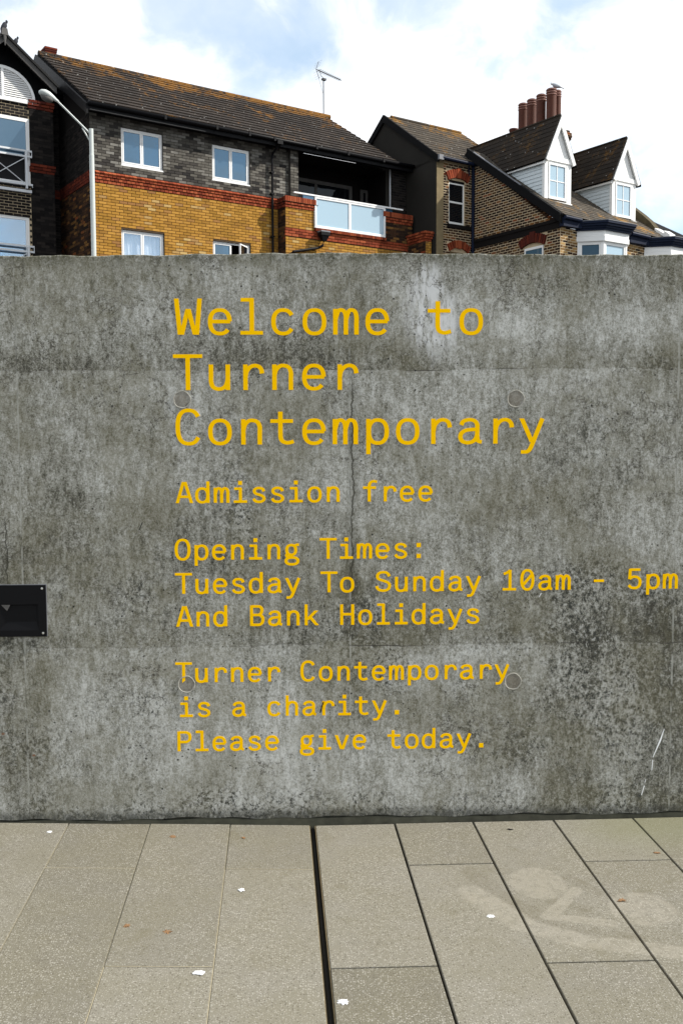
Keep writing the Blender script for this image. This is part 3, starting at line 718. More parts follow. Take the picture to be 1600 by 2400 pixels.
# ------------------------------------------------------------------ buildings: shared local frame (x along the facades, y into them, z up)
BO = V((-5.79375, 25.30666, 0)); RZ = math.atan2(UX.y, UX.x)
FR = Matrix.Translation(BO) @ Matrix.Rotation(RZ, 4, 'Z')
def bempty(name, x, y, z, label, cat, group=None):
    p = FR @ V((x, y, z)); o = empty(name, p, RZ, label, cat, group); o['fx'] = 0; del o['fx']
    return o, (x, y, z), FR
def face_bricks(items, plane, at, s0, s1, z0, z1, mat, holes=(), L=.225, h=.075, proud=.012, gap=.013, phase=0.0, lim=None, depth=.05, soldier=False):
    """bricks on a plane. plane 'f': faces -y at y=at, s=x ; 'l': faces -x at x=at, s=y. lim(z)->(smin,smax)"""
    z = z0; row = 0
    while z < z1 - .02:
        hh = min(h, z1 - z); a, b_ = s0, s1
        if lim: la, lb = lim(z + hh / 2); a = max(a, la); b_ = min(b_, lb)
        if b_ - a > .04:
            st = s0 - (L / 2 if row % 2 else 0) - phase; k = 0
            st += math.floor((a - st) / L) * L
            while st < b_:
                ia, ib = max(st, a), min(st + L, b_)
                segs = [(ia, ib)]
                for (ha, hb, hz0, hz1) in holes:
                    if z + hh * .6 > hz0 and z + hh * .4 < hz1:
                        ns = []
                        for p, q_ in segs:
                            if hb <= p or ha >= q_: ns.append((p, q_)); continue
                            if ha > p: ns.append((p, ha))
                            if hb < q_: ns.append((hb, q_))
                        segs = ns
                for p, q_ in segs:
                    if q_ - p > gap + .02:
                        pr = proud + random.uniform(-.0015, .0015); wd = q_ - p - gap
                        mt = mat(z, (p + q_) / 2) if callable(mat) else mat
                        if plane == 'f': c = V(((p + q_) / 2, at - pr + depth / 2, z + hh / 2)); e = (V((wd, 0, 0)), V((0, depth, 0)), V((0, 0, hh - gap)))
                        else: c = V((at - pr + depth / 2, (p + q_) / 2, z + hh / 2)); e = (V((0, wd, 0)), V((-depth, 0, 0)), V((0, 0, hh - gap)))
                        items.append((c, e, mt))
                st += L
        z += h; row += 1
def tiles(items, o, along, down, nlen, rows, gauge, wdt, L, mat, thick=.018, lim=None, half=True):
    """tiles on a slope: o top-left corner, along unit, down unit; L length along"""
    nrm = along.cross(down); nrm = nrm if nrm.z > 0 else -nrm
    for r_ in range(rows):
        d0 = r_ * gauge; d1 = min((r_ + 1) * gauge, nlen) + .03
        st = -(wdt / 2 if (r_ % 2 and half) else 0); a0, a1 = 0, L
        if lim: a0, a1 = lim((d0 + d1) / 2)
        while st < a1:
            p, q_ = max(st, a0), min(st + wdt, a1)
            if q_ - p > .03:
                j = random.uniform(-.002, .002)
                top = o + along * ((p + q_) / 2) + down * d0 + nrm * (.004); bot = o + along * ((p + q_) / 2) + down * d1 + nrm * (.004 + thick * .9 + j)
                dv = bot - top; n2 = along.cross(dv).normalized(); n2 = n2 if n2.z > 0 else -n2
                c = (top + bot) / 2 + n2 * thick / 2
                items.append((c, (along * (q_ - p - .004), n2 * thick, dv), mat))
            st += wdt
def wmesh(): return MB()
def casement(parent, off, x0, x1, z0, z1, y, glass='glass', lights=2, fr=.055, opening=None, curtain=False, ratios=None, sill=True, white='white', topbar=False):
    """white window: frame part with panes (and curtain, sill) as sub-parts. y = front plane"""
    f = MB(); d = .05
    f.box(x0, x1, y, y + d, z1 - fr, z1); f.box(x0, x1, y, y + d, z0, z0 + fr)
    f.box(x0, x0 + fr, y, y + d, z0 + fr, z1 - fr); f.box(x1 - fr, x1, y, y + d, z0 + fr, z1 - fr)
    xsn = [x0 + fr]; wI = (x1 - x0 - 2 * fr)
    rr = ratios or [1 / lights] * lights; acc = 0
    for r_ in rr[:-1]: acc += r_; xm = x0 + fr + wI * acc; f.box(xm - .012, xm + .012, y + .004, y + d, z0 + fr, z1 - fr); xsn.append(xm)
    xsn.append(x1 - fr)
    wo_ = f.build('window', white, parent, off=off, bevel=.004)
    for k in range(len(rr)):
        a_ = xsn[k] + (.012 if k else 0); b2 = xsn[k + 1] - (.012 if k < len(rr) - 1 else 0); s_ = .034
        g = MB(); yy = y - .006
        g.box(a_, b2, yy, yy + .045, z1 - fr - s_, z1 - fr - .001); g.box(a_, b2, yy, yy + .045, z0 + fr + .001, z0 + fr + s_)
        g.box(a_ + .001, a_ + s_, yy, yy + .045, z0 + fr + s_, z1 - fr - s_); g.box(b2 - s_, b2 - .001, yy, yy + .045, z0 + fr + s_, z1 - fr - s_)
        p = MB(); p.box(a_ + s_ - .002, b2 - s_ + .002, yy + .018, yy + .024, z0 + fr + s_ - .002, z1 - fr - s_ + .002)
        if opening == k:
            piv = V((b2, yy, 0)); rot = Matrix.Translation(piv) @ Matrix.Rotation(R(38), 4, 'Z') @ Matrix.Translation(-piv)
            for mb in (g, p): mb.v = [tuple(rot @ V(v_)) for v_ in mb.v]
            p.v = [(v_[0], v_[1], v_[2]) for v_ in p.v]
        go = g.build('casement', white, wo_, off=(0, 0, 0), bevel=.003)
        po = p.build('pane', ('glassd' if opening == k else ('glassc' if curtain else glass)), wo_)
    if curtain:
        c_ = MB(); nn = 40
        for k in range(nn):
            xa_ = x0 + fr + wI * k / nn; xb_ = x0 + fr + wI * (k + 1) / nn
            fy = lambda t: y + .16 + .018 * math.sin(t * 47) + .010 * math.sin(t * 113)
            c_.poly([(xa_, fy(xa_), z0), (xb_, fy(xb_), z0), (xb_, fy(xb_), z1 - fr), (xa_, fy(xa_), z1 - fr)])
        c_.build('curtain', 'curtain', wo_)
    if sill:
        s2 = MB(); s2.box(x0 - .03, x1 + .03, y - .05, y + .04, z0 - .035, z0 - .001); s2.build('sill', white, wo_)
    return wo_
def wall_with_holes(q, x0, x1, z0, z1, y0, y1, holes, mi=0, zcut=None):
    xs_ = sorted(set([x0, x1] + [v for h in holes for v in h[:2] if x0 < v < x1])); zs_ = sorted(set([z0, z1] + ([zcut] if zcut else []) + [v for h in holes for v in h[2:] if z0 < v < z1]))
    for a_, b_ in zip(xs_, xs_[1:]):
        for c_, d_ in zip(zs_, zs_[1:]):
            xm, zm = (a_ + b_) / 2, (c_ + d_) / 2
            if any(h[0] < xm < h[1] and h[2] < zm < h[3] for h in holes): continue
            q.box(a_, b_, y0, y1, c_, d_, (1 if (zcut and zm > zcut and mi == 0) else mi))
zv = lambda it: True

# ============ house B: yellow and grey brick flats with balcony ============
hb, ob, FRb = bempty('brick_house', 0, 0, 0, 'long yellow and grey brick house with a glazed balcony and brown tiled roof', 'house')
W1, W2 = (.84, 2.00, 8.79, 9.735), (3.46, 4.63, 8.79, 9.735)
W3, W4 = (.80, 2.00, 6.19, 7.13), (3.45, 4.63, 6.19, 7.13)
REC = (6.17, 9.60, 7.6, 10.02)
holes = [W1, W2, W3, W4, REC]
q = MB(); wall_with_holes(q, .0, 10.18, 0, 10.02, 0, .28, holes, zcut=8.38)
wb = q.build('wall', ['mort_dark', 'mort_grey'], hb)
q = MB()                                          # gable end wall (left, in shade)
q.box(.0, .28, .28, 7.4, 0, 8.38); q.hexa([(0, .28, 8.38), (.28, .28, 8.38), (.28, 7.4, 8.38), (0, 7.4, 8.38), (0, .28, 10.0), (.28, .28, 10.0), (.28, 7.4, 10.0), (0, 7.4, 10.0)], 1)
q.v += [(0, .0, 10.0), (0, 3.7, 12.35), (0, 7.4, 10.0), (.28, .0, 10.0), (.28, 3.7, 12.35), (.28, 7.4, 10.0)]; k = len(q.v) - 6
q.f += [(k, k + 2, k + 1), (k + 3, k + 4, k + 5), (k, k + 1, k + 4, k + 3)]; q.mi += [1, 1, 1]
q.box(9.9, 10.18, .28, 7.4, 0, 10.0, 0); q.box(.28, 9.9, 7.12, 7.4, 0, 10.0, 0)
q.build('gable_wall', ['mort_dark', 'wood'], hb)
it = []
matz = lambda z, s_: 'yellow' if z < 8.2 else 'grey'
hs = [(a - .0, b, c, d) for a, b, c, d in holes]
face_bricks(it, 'f', 0, .0, 5.53, 6.195, 8.22, 'yellow', hs, phase=.03)
face_bricks(it, 'f', 0, .0, 5.9, 8.535, 9.98, lambda z, s_: 'grey', hs, phase=.03)
face_bricks(it, 'f', 0, 9.60, 10.18, 8.5, 9.98, 'dark', (), phase=.03)  # end of the grey facade, shade put into a darker brick colour
face_bricks(it, 'f', -.10, 5.90, 6.17, 8.50, 9.98, 'grey', (), depth=.12)
# red corbel band, stepping out
for r_ in range(3):
    face_bricks(it, 'f', 0, .0, 5.53, 8.225 + .078 * r_, 8.30 + .078 * r_, 'red', (), L=.1125, proud=.03 + .02 * r_, depth=.09, phase=.05 * (r_ % 2))
x = 0.0
while x < 5.48:                                   # sloped top course
    a_, b_ = x + .004, x + .1085
    c = V(((a_ + b_) / 2, -.045, 8.475)); dv = V((0, .085, .062)); n_ = V((0, -.6, .82))
    it.append((c, (V((b_ - a_, 0, 0)), n_ * .045, dv), 'red')); x += .1125
# gable side: yellow, red and grey brick, shade put into darker colours
lim_g = lambda z: (0, 7.4) if z < 10 else ((z - 10.0) / .635, 7.4 - (z - 10) / .635)
face_bricks(it, 'l', 0, .0, 2.7, 6.2, 8.22, 'old', (), proud=.012)  # yellow brick with shade put into a darker colour
face_bricks(it, 'l', 0, .0, 2.7, 8.22, 8.53, 'red_shade_dark', (), proud=.03, L=.1125)
face_bricks(it, 'l', 0, .0, 2.7, 8.53, 9.95, 'dark', ())
pieces('brick', it, hb, limit=300, world=FRb, vis=lambda t: t[1][0].x > 0)
q = MB(); q.box(5.90, 6.165, -.10, .0, 8.40, 10.0); q.box(6.165, 6.17, -.10, .3, 8.4, 10.0); q.build('pillar', 'mort_grey', hb)
# balcony bay
q = MB(); q.box(5.53, 10.1, -.42, -.001, 0, 7.66); q.box(5.53, 6.49, -.42, -.001, 7.66, 8.50); q.box(9.03, 10.1, -.42, -.001, 7.66, 8.50)
q.build('balcony_base', 'mort_dark', hb)
q = MB(); q.box(5.66, 9.9, -.3, 1.25, 7.60, 7.70); q.build('balcony_floor', 'barge', hb)
it = []
WB5 = (6.90, 8.10, 6.1, 7.06)
face_bricks(it, 'f', -.42, 5.53, 10.1, 6.2, 7.42, 'yellow', [WB5])
face_bricks(it, 'f', -.42, 5.53, 6.49, 7.66, 8.22, 'yellow', ())
face_bricks(it, 'f', -.42, 9.03, 10.1, 7.66, 8.22, 'old', ())  # right pier: yellow brick with shade put into a darker colour
for r_ in range(3): face_bricks(it, 'f', -.42, 5.51, 10.1, 7.42 + .077 * r_, 7.495 + .077 * r_, 'red', (), proud=.03 + .006 * r_, L=.225, phase=.11 * (r_ % 2))
for r_ in range(2):
    for a_, b_ in ((5.51, 6.50), (9.02, 10.1)): face_bricks(it, 'f', -.42, a_ , b_ + .02 * r_, 8.22 + .077 * r_, 8.295 + .077 * r_, 'red', (), proud=.03 + .025 * r_, L=.1125, phase=.05 * r_)
for a_, b_ in ((5.49, 6.58), (8.96, 10.1)):
    x = a_
    while x < b_ - .04: it.append((V((x + .037, -.44, 8.455)), (V((.062, 0, 0)), V((0, .11, 0)), V((0, 0, .15))), 'red')); x += .075
x = 6.5
while x < 9.02: it.append((V((x + .037, -.46, 7.70)), (V((.062, 0, 0)), V((0, .12, .0)), V((0, -.02, .075))), 'red')); x += .075
face_bricks(it, 'l', 5.53, -.42, -.01, 6.2, 8.22, 'old', ()); face_bricks(it, 'l', 5.53, -.42, -.01, 8.22, 8.53, 'red_shade_dark', (), L=.1125, proud=.04)  # bay side repeats the front bricks with shade painted into their colour
q2 = MB()
for a_, b_ in ((5.47, 6.60), (8.95, 10.1)): q2.box(a_, b_, -.5, -.001, 8.38, 8.385)
q2.build('coping_bed', 'mort_dark', hb)
sub = []
pieces('balcony_brick', it, hb, limit=300, world=FRb, vis=lambda t: t[1][0].x > 0)
# balcony glazing
q = MB(); y = -.47
q.box(5.78, 9.70, y - .03, y + .03, 8.63, 8.675)
q.box(6.49, 9.03, y - .02, y + .04, 8.575, 8.632); q.box(6.49, 9.03, y - .02, y + .04, 7.745, 7.82)
for a_, b_ in ((6.49, 6.55), (7.68, 7.76), (8.97, 9.03)): q.box(a_, b_, y - .02, y + .04, 7.82, 8.575)
bal = q.build('balcony_rail', 'white', hb, bevel=.005)
for a_, b_ in ((6.55, 7.68), (7.76, 8.97)):
    q = MB(); q.box(a_ - .003, b_ + .003, y + .005, y + .015, 7.817, 8.578); q.build('pane', 'glass_pale', bal)
q = MB(); q.box(6.10, 6.46, y + .005, y + .015, 8.535, 8.628); q.build('pane', 'glass', bal)
q = MB(); q.box(9.05, 9.3, y + .005, y + .015, 8.535, 8.628); q.build('pane', 'glassb', bal)
# recess interior
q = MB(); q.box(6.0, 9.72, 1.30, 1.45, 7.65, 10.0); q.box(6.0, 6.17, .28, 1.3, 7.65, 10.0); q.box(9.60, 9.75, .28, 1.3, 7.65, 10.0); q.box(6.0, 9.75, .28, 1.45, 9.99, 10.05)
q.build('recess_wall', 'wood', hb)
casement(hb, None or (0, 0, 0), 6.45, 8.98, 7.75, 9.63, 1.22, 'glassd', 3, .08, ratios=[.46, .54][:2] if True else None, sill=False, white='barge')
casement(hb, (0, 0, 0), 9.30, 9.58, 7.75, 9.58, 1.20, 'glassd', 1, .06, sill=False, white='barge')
q = MB(); q.box(9.55, 9.575, -.02, .02, 8.6, 9.98); q.build('balcony_post', 'greyp', hb)
# windows
o1 = (0, 0, 0)
casement(hb, o1, *W1[:2], *W1[2:], .045); casement(hb, o1, *W2[:2], *W2[2:], .045)
casement(hb, o1, *W3[:2], *W3[2:], .06, curtain=True); casement(hb, o1, *W4[:2], *W4[2:], .06, opening=1, curtain=False)
casement(hb, o1, *WB5[:2], *WB5[2:], -.40)
# rooms behind windows
q = MB()
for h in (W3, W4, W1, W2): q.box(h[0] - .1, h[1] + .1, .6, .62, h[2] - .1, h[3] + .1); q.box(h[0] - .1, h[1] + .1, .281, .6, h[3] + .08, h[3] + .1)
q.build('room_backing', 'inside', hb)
# roof B
e0, er = V((-.12, -.38, 10.08)), V((-.12, 3.7, 12.56))
dn = (e0 - er); sl = dn.length; dn.normalize(); LB = 9.62
q = MB(); n_ = V((1, 0, 0)).cross(dn); n_ = n_ if n_.z > 0 else -n_
def slabroof(q, o, al, L, dnv, sl_, th, mi=0):
    nn = al.cross(dnv); nn = nn if nn.z > 0 else -nn
    p = [o, o + al * L, o + al * L + dnv * sl_, o + dnv * sl_]; q.hexa([v_ - nn * th for v_ in p] + [v_ for v_ in p], mi)
slabroof(q, er, V((1, 0, 0)), LB, dn, sl, .12)
dnb = V((0, -dn.y, dn.z)); slabroof(q, er + V((0, .001, 0)), V((1, 0, 0)), LB, dnb, sl, .12)
rb = q.build('roof', 'blackm', hb)
it = []; tiles(it, er, V((1, 0, 0)), dn, sl, 15, sl / 15, .33, LB, 'tileB', .034)
pieces('roof_tile', it, hb, limit=300, world=FRb)
q = MB(); x = -.12
while x < LB - .2: q.tube([(x + .004, 3.7, 12.575), (x + .44, 3.7, 12.575)], .085, 10); x += .45
q.build('ridge_tile', 'tileB', rb)
q = MB()                                          # verge boards (left gable) and eave
for a, c in ((er + V((-.06, 0, -.03)), e0 + V((-.06, .02, -.03))), (er + V((-.06, 0, -.03)), V((-.18, 7.78, 10.05)))):
    q.hexa([a + V((-.03, 0, -.28)), a + V((.03, 0, -.28)), c + V((.03, 0, -.25)), c + V((-.03, 0, -.25)), a + V((-.03, 0, 0)), a + V((.03, 0, 0)), c + V((.03, 0, 0)), c + V((-.03, 0, 0))])
q.build('verge_board', 'black', hb)
q = MB(); q.box(-.15, 10.2, -.34, -.30, 9.90, 10.06); q.build('fascia', 'black', hb)
q = MB(); q.box(-.15, 10.2, -.30, .0, 9.96, 9.975); q.build('soffit', 'blackm', hb)
q = MB(); q.box(-.1, 3.1, -.345, -.341, 9.905, 9.93); q.build('fascia_drip', 'barge', hb)
q = MB(); q.tube([(-.16, -.40, 10.055), (10.30, -.40, 10.055)], .055, 10)
gut = q.build('gutter', 'black', hb, smooth=True)
q = MB()
for x in (1.9, 3.4, 4.4, 5.2, 6.6, 7.7, 9.0): q.box(x - .03, x + .03, -.465, -.33, 9.99, 10.095)
q.box(10.25, 10.40, -.46, -.34, 10.03, 10.09)
q.build('gutter_bracket', 'black', gut)
q = MB(); q.tube([(5.36, -.40, 10.02), (5.36, -.38, 9.93), (5.30, -.12, 9.72), (5.30, -.10, 9.6), (5.30, -.10, 0)], .034, 10); q.box(5.28, 5.45, -.47, -.33, 9.93, 10.03)
dp = q.build('downpipe', 'black', hb)
q = MB()
for z in (9.2, 8.6, 7.4, 6.6): q.box(5.25, 5.35, -.14, -.0, z, z + .04)
q.build('pipe_clip', 'black', dp)
hp = MB(); c = (6.72, -.60)
for (z0, w0, z1, w1) in ((7.62, .15, 7.52, .15), (7.519, .13, 7.36, .06)):
    hp.hexa([(c[0] - w1, c[1] - w1 * .7, z1), (c[0] + w1, c[1] - w1 * .7, z1), (c[0] + w1, c[1] + w1 * .7, z1), (c[0] - w1, c[1] + w1 * .7, z1), (c[0] - w0, c[1] - w0 * .7, z0), (c[0] + w0, c[1] - w0 * .7, z0), (c[0] + w0, c[1] + w0 * .7, z0), (c[0] - w0, c[1] + w0 * .7, z0)])
hp.tube([(6.72, -.60, 7.38), (6.70, -.58, 7.24), (6.55, -.52, 7.16), (5.75, -.50, 6.98), (5.6, -.5, 6.9), (5.6, -.5, 3)], .04, 8)
hob = hp.build('hopper', 'black', hb)
q = MB()
for a_ in ((-.155, .155, -.115, -.095), (-.155, .155, .095, .115), (-.155, -.135, -.095, .095), (.135, .155, -.095, .095)): q.box(c[0] + a_[0], c[0] + a_[1], c[1] + a_[2], c[1] + a_[3], 7.61, 7.65)
q.build('hopper_rim', 'lead', hob)
# chimney at the left end of the ridge
q = MB(); q.box(.12, .40, 3.75, 4.2, 12.0, 12.67); chn = q.build('chimney', 'quoin', hb)
q = MB()
for r_ in range(3): q.box(.10 - .01 * r_, .42 + .01 * r_, 3.72 - .01 * r_, 4.25, 12.66 + r_ * .06, 12.71 + r_ * .06)
q.build('chimney_cap', 'red_shade_dark', chn)
q = MB(); q.box(.05, .46, 3.64, 3.85, 12.45, 12.55); q.build('flashing', 'whitep', chn)
# low party wall with corbelled top beside D
pw, op, _ = bempty('party_wall', 10.05, -.9, 0, 'short brick wall with corbelled red top between the balcony and the dark gable', 'wall')
q = MB(); q.box(9.93, 10.16, -1.30, -.421, 0, 7.60); q.build('wall_core', 'mort_dark', pw, off=op)
it = []
face_bricks(it, 'f', -1.30, 9.93, 10.16, 6.2, 7.6, 'yellow', (), L=.1125)
face_bricks(it, 'l', 9.93, -1.30, -.43, 6.2, 7.6, 'old', ())  # left face in a darker colour than the front, painted shade
for r_ in range(4):
    k = .025 * min(r_, 3)
    face_bricks(it, 'f', -1.30 - k, 9.93 - k, 10.16 + k, 7.6 + .075 * r_, 7.675 + .075 * r_, 'red', (), L=.1125, phase=.05 * r_, depth=.2)
    face_bricks(it, 'l', 9.93 - k, -1.30 - k, -.43, 7.6 + .075 * r_, 7.675 + .075 * r_, 'red', (), L=.1125, phase=.05 * r_, depth=.2)
pieces('brick', it, pw, off=op, world=FRb)

# aerial
ae, oa, _ = bempty('television_aerial', 9.5, 3.66, 12.5, 'tall thin television aerial standing on the end of the brown tiled roof ridge', 'aerial')
q = MB(); q.tube([(9.5, 3.66, 12.4), (9.5, 3.66, 13.8)], .017, 8); q.build('mast', 'alu', ae, off=oa)
q = MB(); q.box(9.44, 9.58, 3.60, 3.7, 13.74, 13.80); q.tube([(9.5, 3.6, 13.76), (9.35, 3.6, 13.86), (9.33, 3.62, 14.0)], .008, 5); q.tube([(9.47, 3.64, 13.3), (9.33, 3.6, 13.6), (9.22, 3.6, 13.9)], .005, 5); q.build('bracket', 'alu', ae, off=oa)
bd = V((.90, 0, -.14)).normalized(); b0 = V((9.17, 3.6, 14.02))
q = MB(); q.tube([b0, b0 + bd * 1.03], .013, 6); q.build('boom', 'alu', ae, off=oa)
q = MB()
for k in range(11):
    c = b0 + bd * (.12 + .083 * k); l_ = .15 - .006 * k
    q.tube([c + V((0, -l_, 0)), c + V((0, l_, 0))], .006, 5)
    q.tube([c + V((-.02, -.03, -.05)), c + V((.02, .03, .05))], .010, 5)
q.build('director_rods', 'alu', ae, off=oa)
q = MB()
for s_ in (1, -1):
    e_ = b0 + V((.12 * s_ * s_ if s_ < 0 else .10, 0, .27 * s_)); q.tube([b0, e_], .009, 5)
    for k in range(1, 5):
        c = b0.lerp(e_, k / 4.2); q.tube([c + V((0, -.22, 0)), c + V((0, .22, 0))], .0028, 4)
q.build('reflector_rods', 'alu', ae, off=oa)

# ============ house A: left gabled building ============
ha, oA, _ = bempty('gabled_house', -1.7, 1.7, 0, 'dark brick gabled house at the left edge with a half round louvred vent', 'house')
YA = 1.7; CU = -1.68
q = MB(); WA1, WA2 = (-2.33, -1.03, 8.30, 10.06), (-2.30, -1.08, 6.0, 7.53)
wall_with_holes(q, -3.0, -.39, 0, 10.47, YA, YA + .3, [WA1, WA2]); q.build('wall', 'mort_cream', ha, off=oA)
q = MB(); q.box(-.62, -.39, YA + .301, 2.4, 0, 10.9); q.box(-.39, .0, 2.4, 2.7, 0, 11.2); q.build('return_wall', 'mort_grey', ha, off=oA)
q = MB(); q.box(-3.0, -.39, YA + .12, YA + .3, 10.47, 10.9)
q.v += [(-3.6, YA + .12, 10.9), (.05, YA + .12, 10.9), (CU, YA + .12, 12.0), (-3.6, YA + .3, 10.9), (.05, YA + .3, 10.9), (CU, YA + .3, 12.0)]; k = len(q.v) - 6
q.f += [(k, k + 1, k + 2), (k + 3, k + 5, k + 4)]; q.mi += [0, 0]
q.build('gable_boarding', 'blackm', ha, off=oA)
it = []
face_bricks(it, 'f', YA, -2.4, -1.02, 6.3, 10.46, 'dark', [WA1, WA2], gap=.013, proud=.006)
face_bricks(it, 'f', YA, -1.02, -.39, 6.3, 10.33, 'dark', (), proud=.03, gap=.008)
face_bricks(it, 'f', 2.4, -.39, -.0, 6.3, 10.7, 'dark', (), gap=.008)
for z0 in (10.33, 8.69):
    for r_ in range(3): face_bricks(it, 'f', YA, -1.06, -.36, z0 + .075 * r_, z0 + .075 + .075 * r_, 'red_shade_dark', (), L=.225, proud=.04 + .02 * r_, depth=.1, phase=.1 * r_)  # corbel red is darkened by painted shade
face_bricks(it, 'f', 2.4, -.39, .0, 8.25, 8.5, 'red_shade_dark', (), proud=.03)
pieces('brick', it, ha, off=oA, limit=300, world=FRb)
q = MB(); q.box(-1.02, -.39, YA - .018, YA - .0005, 6.2, 10.33); q.build('pier_face', 'wood', ha, off=oA)
# louvred lunette
q = MB(); n = 28; rO, rI, hz0 = (.83, .80), (.765, .725), 10.50; yl = YA + .02
def arcp(rr, t): return (CU + rr[0] * math.cos(t), hz0 + rr[1] * math.sin(t))
for k in range(n):
    t0, t1 = math.pi * k / n, math.pi * (k + 1) / n
    p0, p1, r0, r1 = arcp(rO, t0), arcp(rO, t1), arcp(rI, t0), arcp(rI, t1)
    q.hexa([(p0[0], yl - .05, p0[1]), (r0[0], yl - .05, r0[1]), (r0[0], yl + .06, r0[1]), (p0[0], yl + .06, p0[1]), (p1[0], yl - .05, p1[1]), (r1[0], yl - .05, r1[1]), (r1[0], yl + .06, r1[1]), (p1[0], yl + .06, p1[1])])
q.box(CU - .86, CU + .86, yl - .07, yl + .05, hz0 - .075, hz0); q.box(CU - .03, CU + .03, yl - .045, yl + .05, hz0, hz0 + .74)
lun = q.build('louvre_frame', 'white', ha, off=oA)
ns = 13
for k in range(ns):
    z0 = hz0 + .02 + k * .053; tt = (z0 + .03 - hz0) / rI[1]
    if tt >= .98: break
    hw = rI[0] * math.sqrt(1 - tt * tt)
    for a_, b_ in ((CU - hw, CU - .03), (CU + .03, CU + hw)):
        if b_ - a_ < .05: continue
        q = MB(); q.hexa([(a_, yl - .03, z0), (b_, yl - .03, z0), (b_, yl - .018, z0), (a_, yl - .018, z0), (a_, yl + .012, z0 + .058), (b_, yl + .012, z0 + .058), (b_, yl + .024, z0 + .058), (a_, yl + .024, z0 + .058)])
        q.build('louvre_slat', 'white', lun).location = (0, 0, 0)
q = MB(); q.box(CU - .76, CU + .76, yl + .05, yl + .07, hz0, hz0 + .5); q.build('louvre_back', 'inside', lun)
# fix sub-part offsets
for ch in lun.children: ch.location = (-0, 0, 0)
def shift_children(o, off):
    for ch in o.children:
        for v_ in ch.data.vertices: v_.co -= V(off)
shift_children(lun, oA)
# verge boards and roof
def gl(s_, t, dz=0, y=YA - .3): return V((CU + s_ * t, y, 12.03 - .80 * t + dz))
q = MB()
for s_ in (1, -1):
    a, c = gl(s_, 0, -.06), gl(s_, 1.32, -.06)
    q.hexa([a + V((0, 0, -.17)), a + V((0, .05, -.17)), c + V((0, .05, -.17)), c + V((0, 0, -.17)), a, a + V((0, .05, 0)), c + V((0, .05, 0)), c])
q.build('bargeboard', 'barge', ha, off=oA)
q = MB()
for s_ in (1, -1):
    a, c = gl(s_, 0, 0, YA - .36), gl(s_, 1.36, 0, YA - .36); B_ = V((0, 6, 0))
    q.hexa([a + V((0, 0, -.07)), a + B_ + V((0, 0, -.07)), c + B_ + V((0, 0, -.07)), c + V((0, 0, -.07)), a, a + B_, c + B_, c])
q.build('roof', 'tileA', ha, off=oA)
q = MB(); q.hexa([(CU - .09, YA - .38, 11.93), (CU + .09, YA - .38, 11.93), (CU + .09, YA - .3, 11.93), (CU - .09, YA - .3, 11.93), (CU - .06, YA - .38, 12.1), (CU + .06, YA - .38, 12.1), (CU + .06, YA - .3, 12.1), (CU - .06, YA - .3, 12.1)]); q.loft([((CU, YA - .35, 11.93), (.05, 0, 0), (0, .03, 0)), ((CU, YA - .35, 11.68), (.008, 0, 0), (0, .008, 0))], 6); q.build('finial', 'barge', ha, off=oA)
q = MB()                                           # dark soffit closing roof to B gable
a, c = gl(1, 1.05, -.12, YA - .3), gl(1, 1.62, -.12, YA - .3)
q.box(-.62, .0, YA + .3, 2.39, 10.85, 11.0); q.build('eave_box', 'blackm', ha, off=oA)
wA = casement(ha, oA, *WA1[:2], 8.32, 10.05, YA - .02, 'glass', 1, .06, sill=False); shift_children(wA, oA)
wA = casement(ha, oA, *WA2[:2], 6.1, 7.52, YA + .02, 'glassc', 1, .06, sill=False, curtain=False); shift_children(wA, oA)
q = MB(); q.box(-2.3, -1.05, YA + .5, YA + .52, 6, 10.1); q.build('room_backing', 'inside', ha, off=oA)
q = MB(); q.box(-2.33, -1.03, YA - .012, YA - .003, 8.28, 9.10); q.build('dark_infill', 'inside', ha, off=oA)
def railing(z_t, z_b, cross=True):
    q = MB(); yy = YA - .14; xa, xb = -2.36, -1.02
    for z in (z_t, z_t - .14, z_b + .07): q.box(xa, xb, yy, yy + .04, z - .045, z)
    for x in (xa + .14, xb - .17): q.box(x, x + .05, yy - .012, yy + .052, z_b - .06, z_t - .045)
    for x in (xa - .012, xb): q.box(x, x + .012, yy, yy + .04, z_t - .185, z_t); q.box(x, x + .012, yy, yy + .04, z_b - .02, z_b + .07)
    if cross:
        for s_ in (0, 1):
            p0 = (xa + .19, yy + .02, (z_t - .2, z_b + .06)[s_]); p1 = (xb - .17, yy + .02, (z_b + .06, z_t - .2)[s_])
            q.tube([p0, p1], .012, 6)
    return q.build('balcony_rail', 'greyp', ha, off=oA)
railing(9.21, 8.28); railing(6.75, 5.8)
q = MB(); q.box(-2.4, -1.02, YA - .09, YA, 8.13, 8.20); q.build('window_sill', 'greyp', ha, off=oA)

# ============ house D: dark rendered gable and set-back brick front ============
hd, oD, _ = bempty('rendered_house', 10.9, -1.48, 0, 'old house with dark rendered gable end and lichen covered slate roof between brick houses', 'house')
YD = -1.48; UD = 10.2; UCs = 11.65
WD = (10.69, 11.32, 8.17, 9.50)
q = MB(); wall_with_holes(q, UD + .26, UCs, 0, 10.06, YD, YD + .3, [WD, (10.75, 11.4, 6.5, 7.35)]); q.build('wall', 'mort_cream', hd, off=oD)
q = MB(); q.box(UD, UD + .3, YD + .301, 4.6, 0, 10.06); q.v += [(UD, YD - .05, 10.06), (UD, 1.13, 11.9), (UD, 4.6, 9.5), (UD + .3, YD - .05, 10.06), (UD + .3, 1.13, 11.9), (UD + .3, 4.6, 9.5)]; k = len(q.v) - 6
q.f += [(k, k + 2, k + 1), (k + 3, k + 4, k + 5), (k, k + 1, k + 4, k + 3)]; q.mi += [0] * 3
q.build('gable_wall', 'render', hd, off=oD)
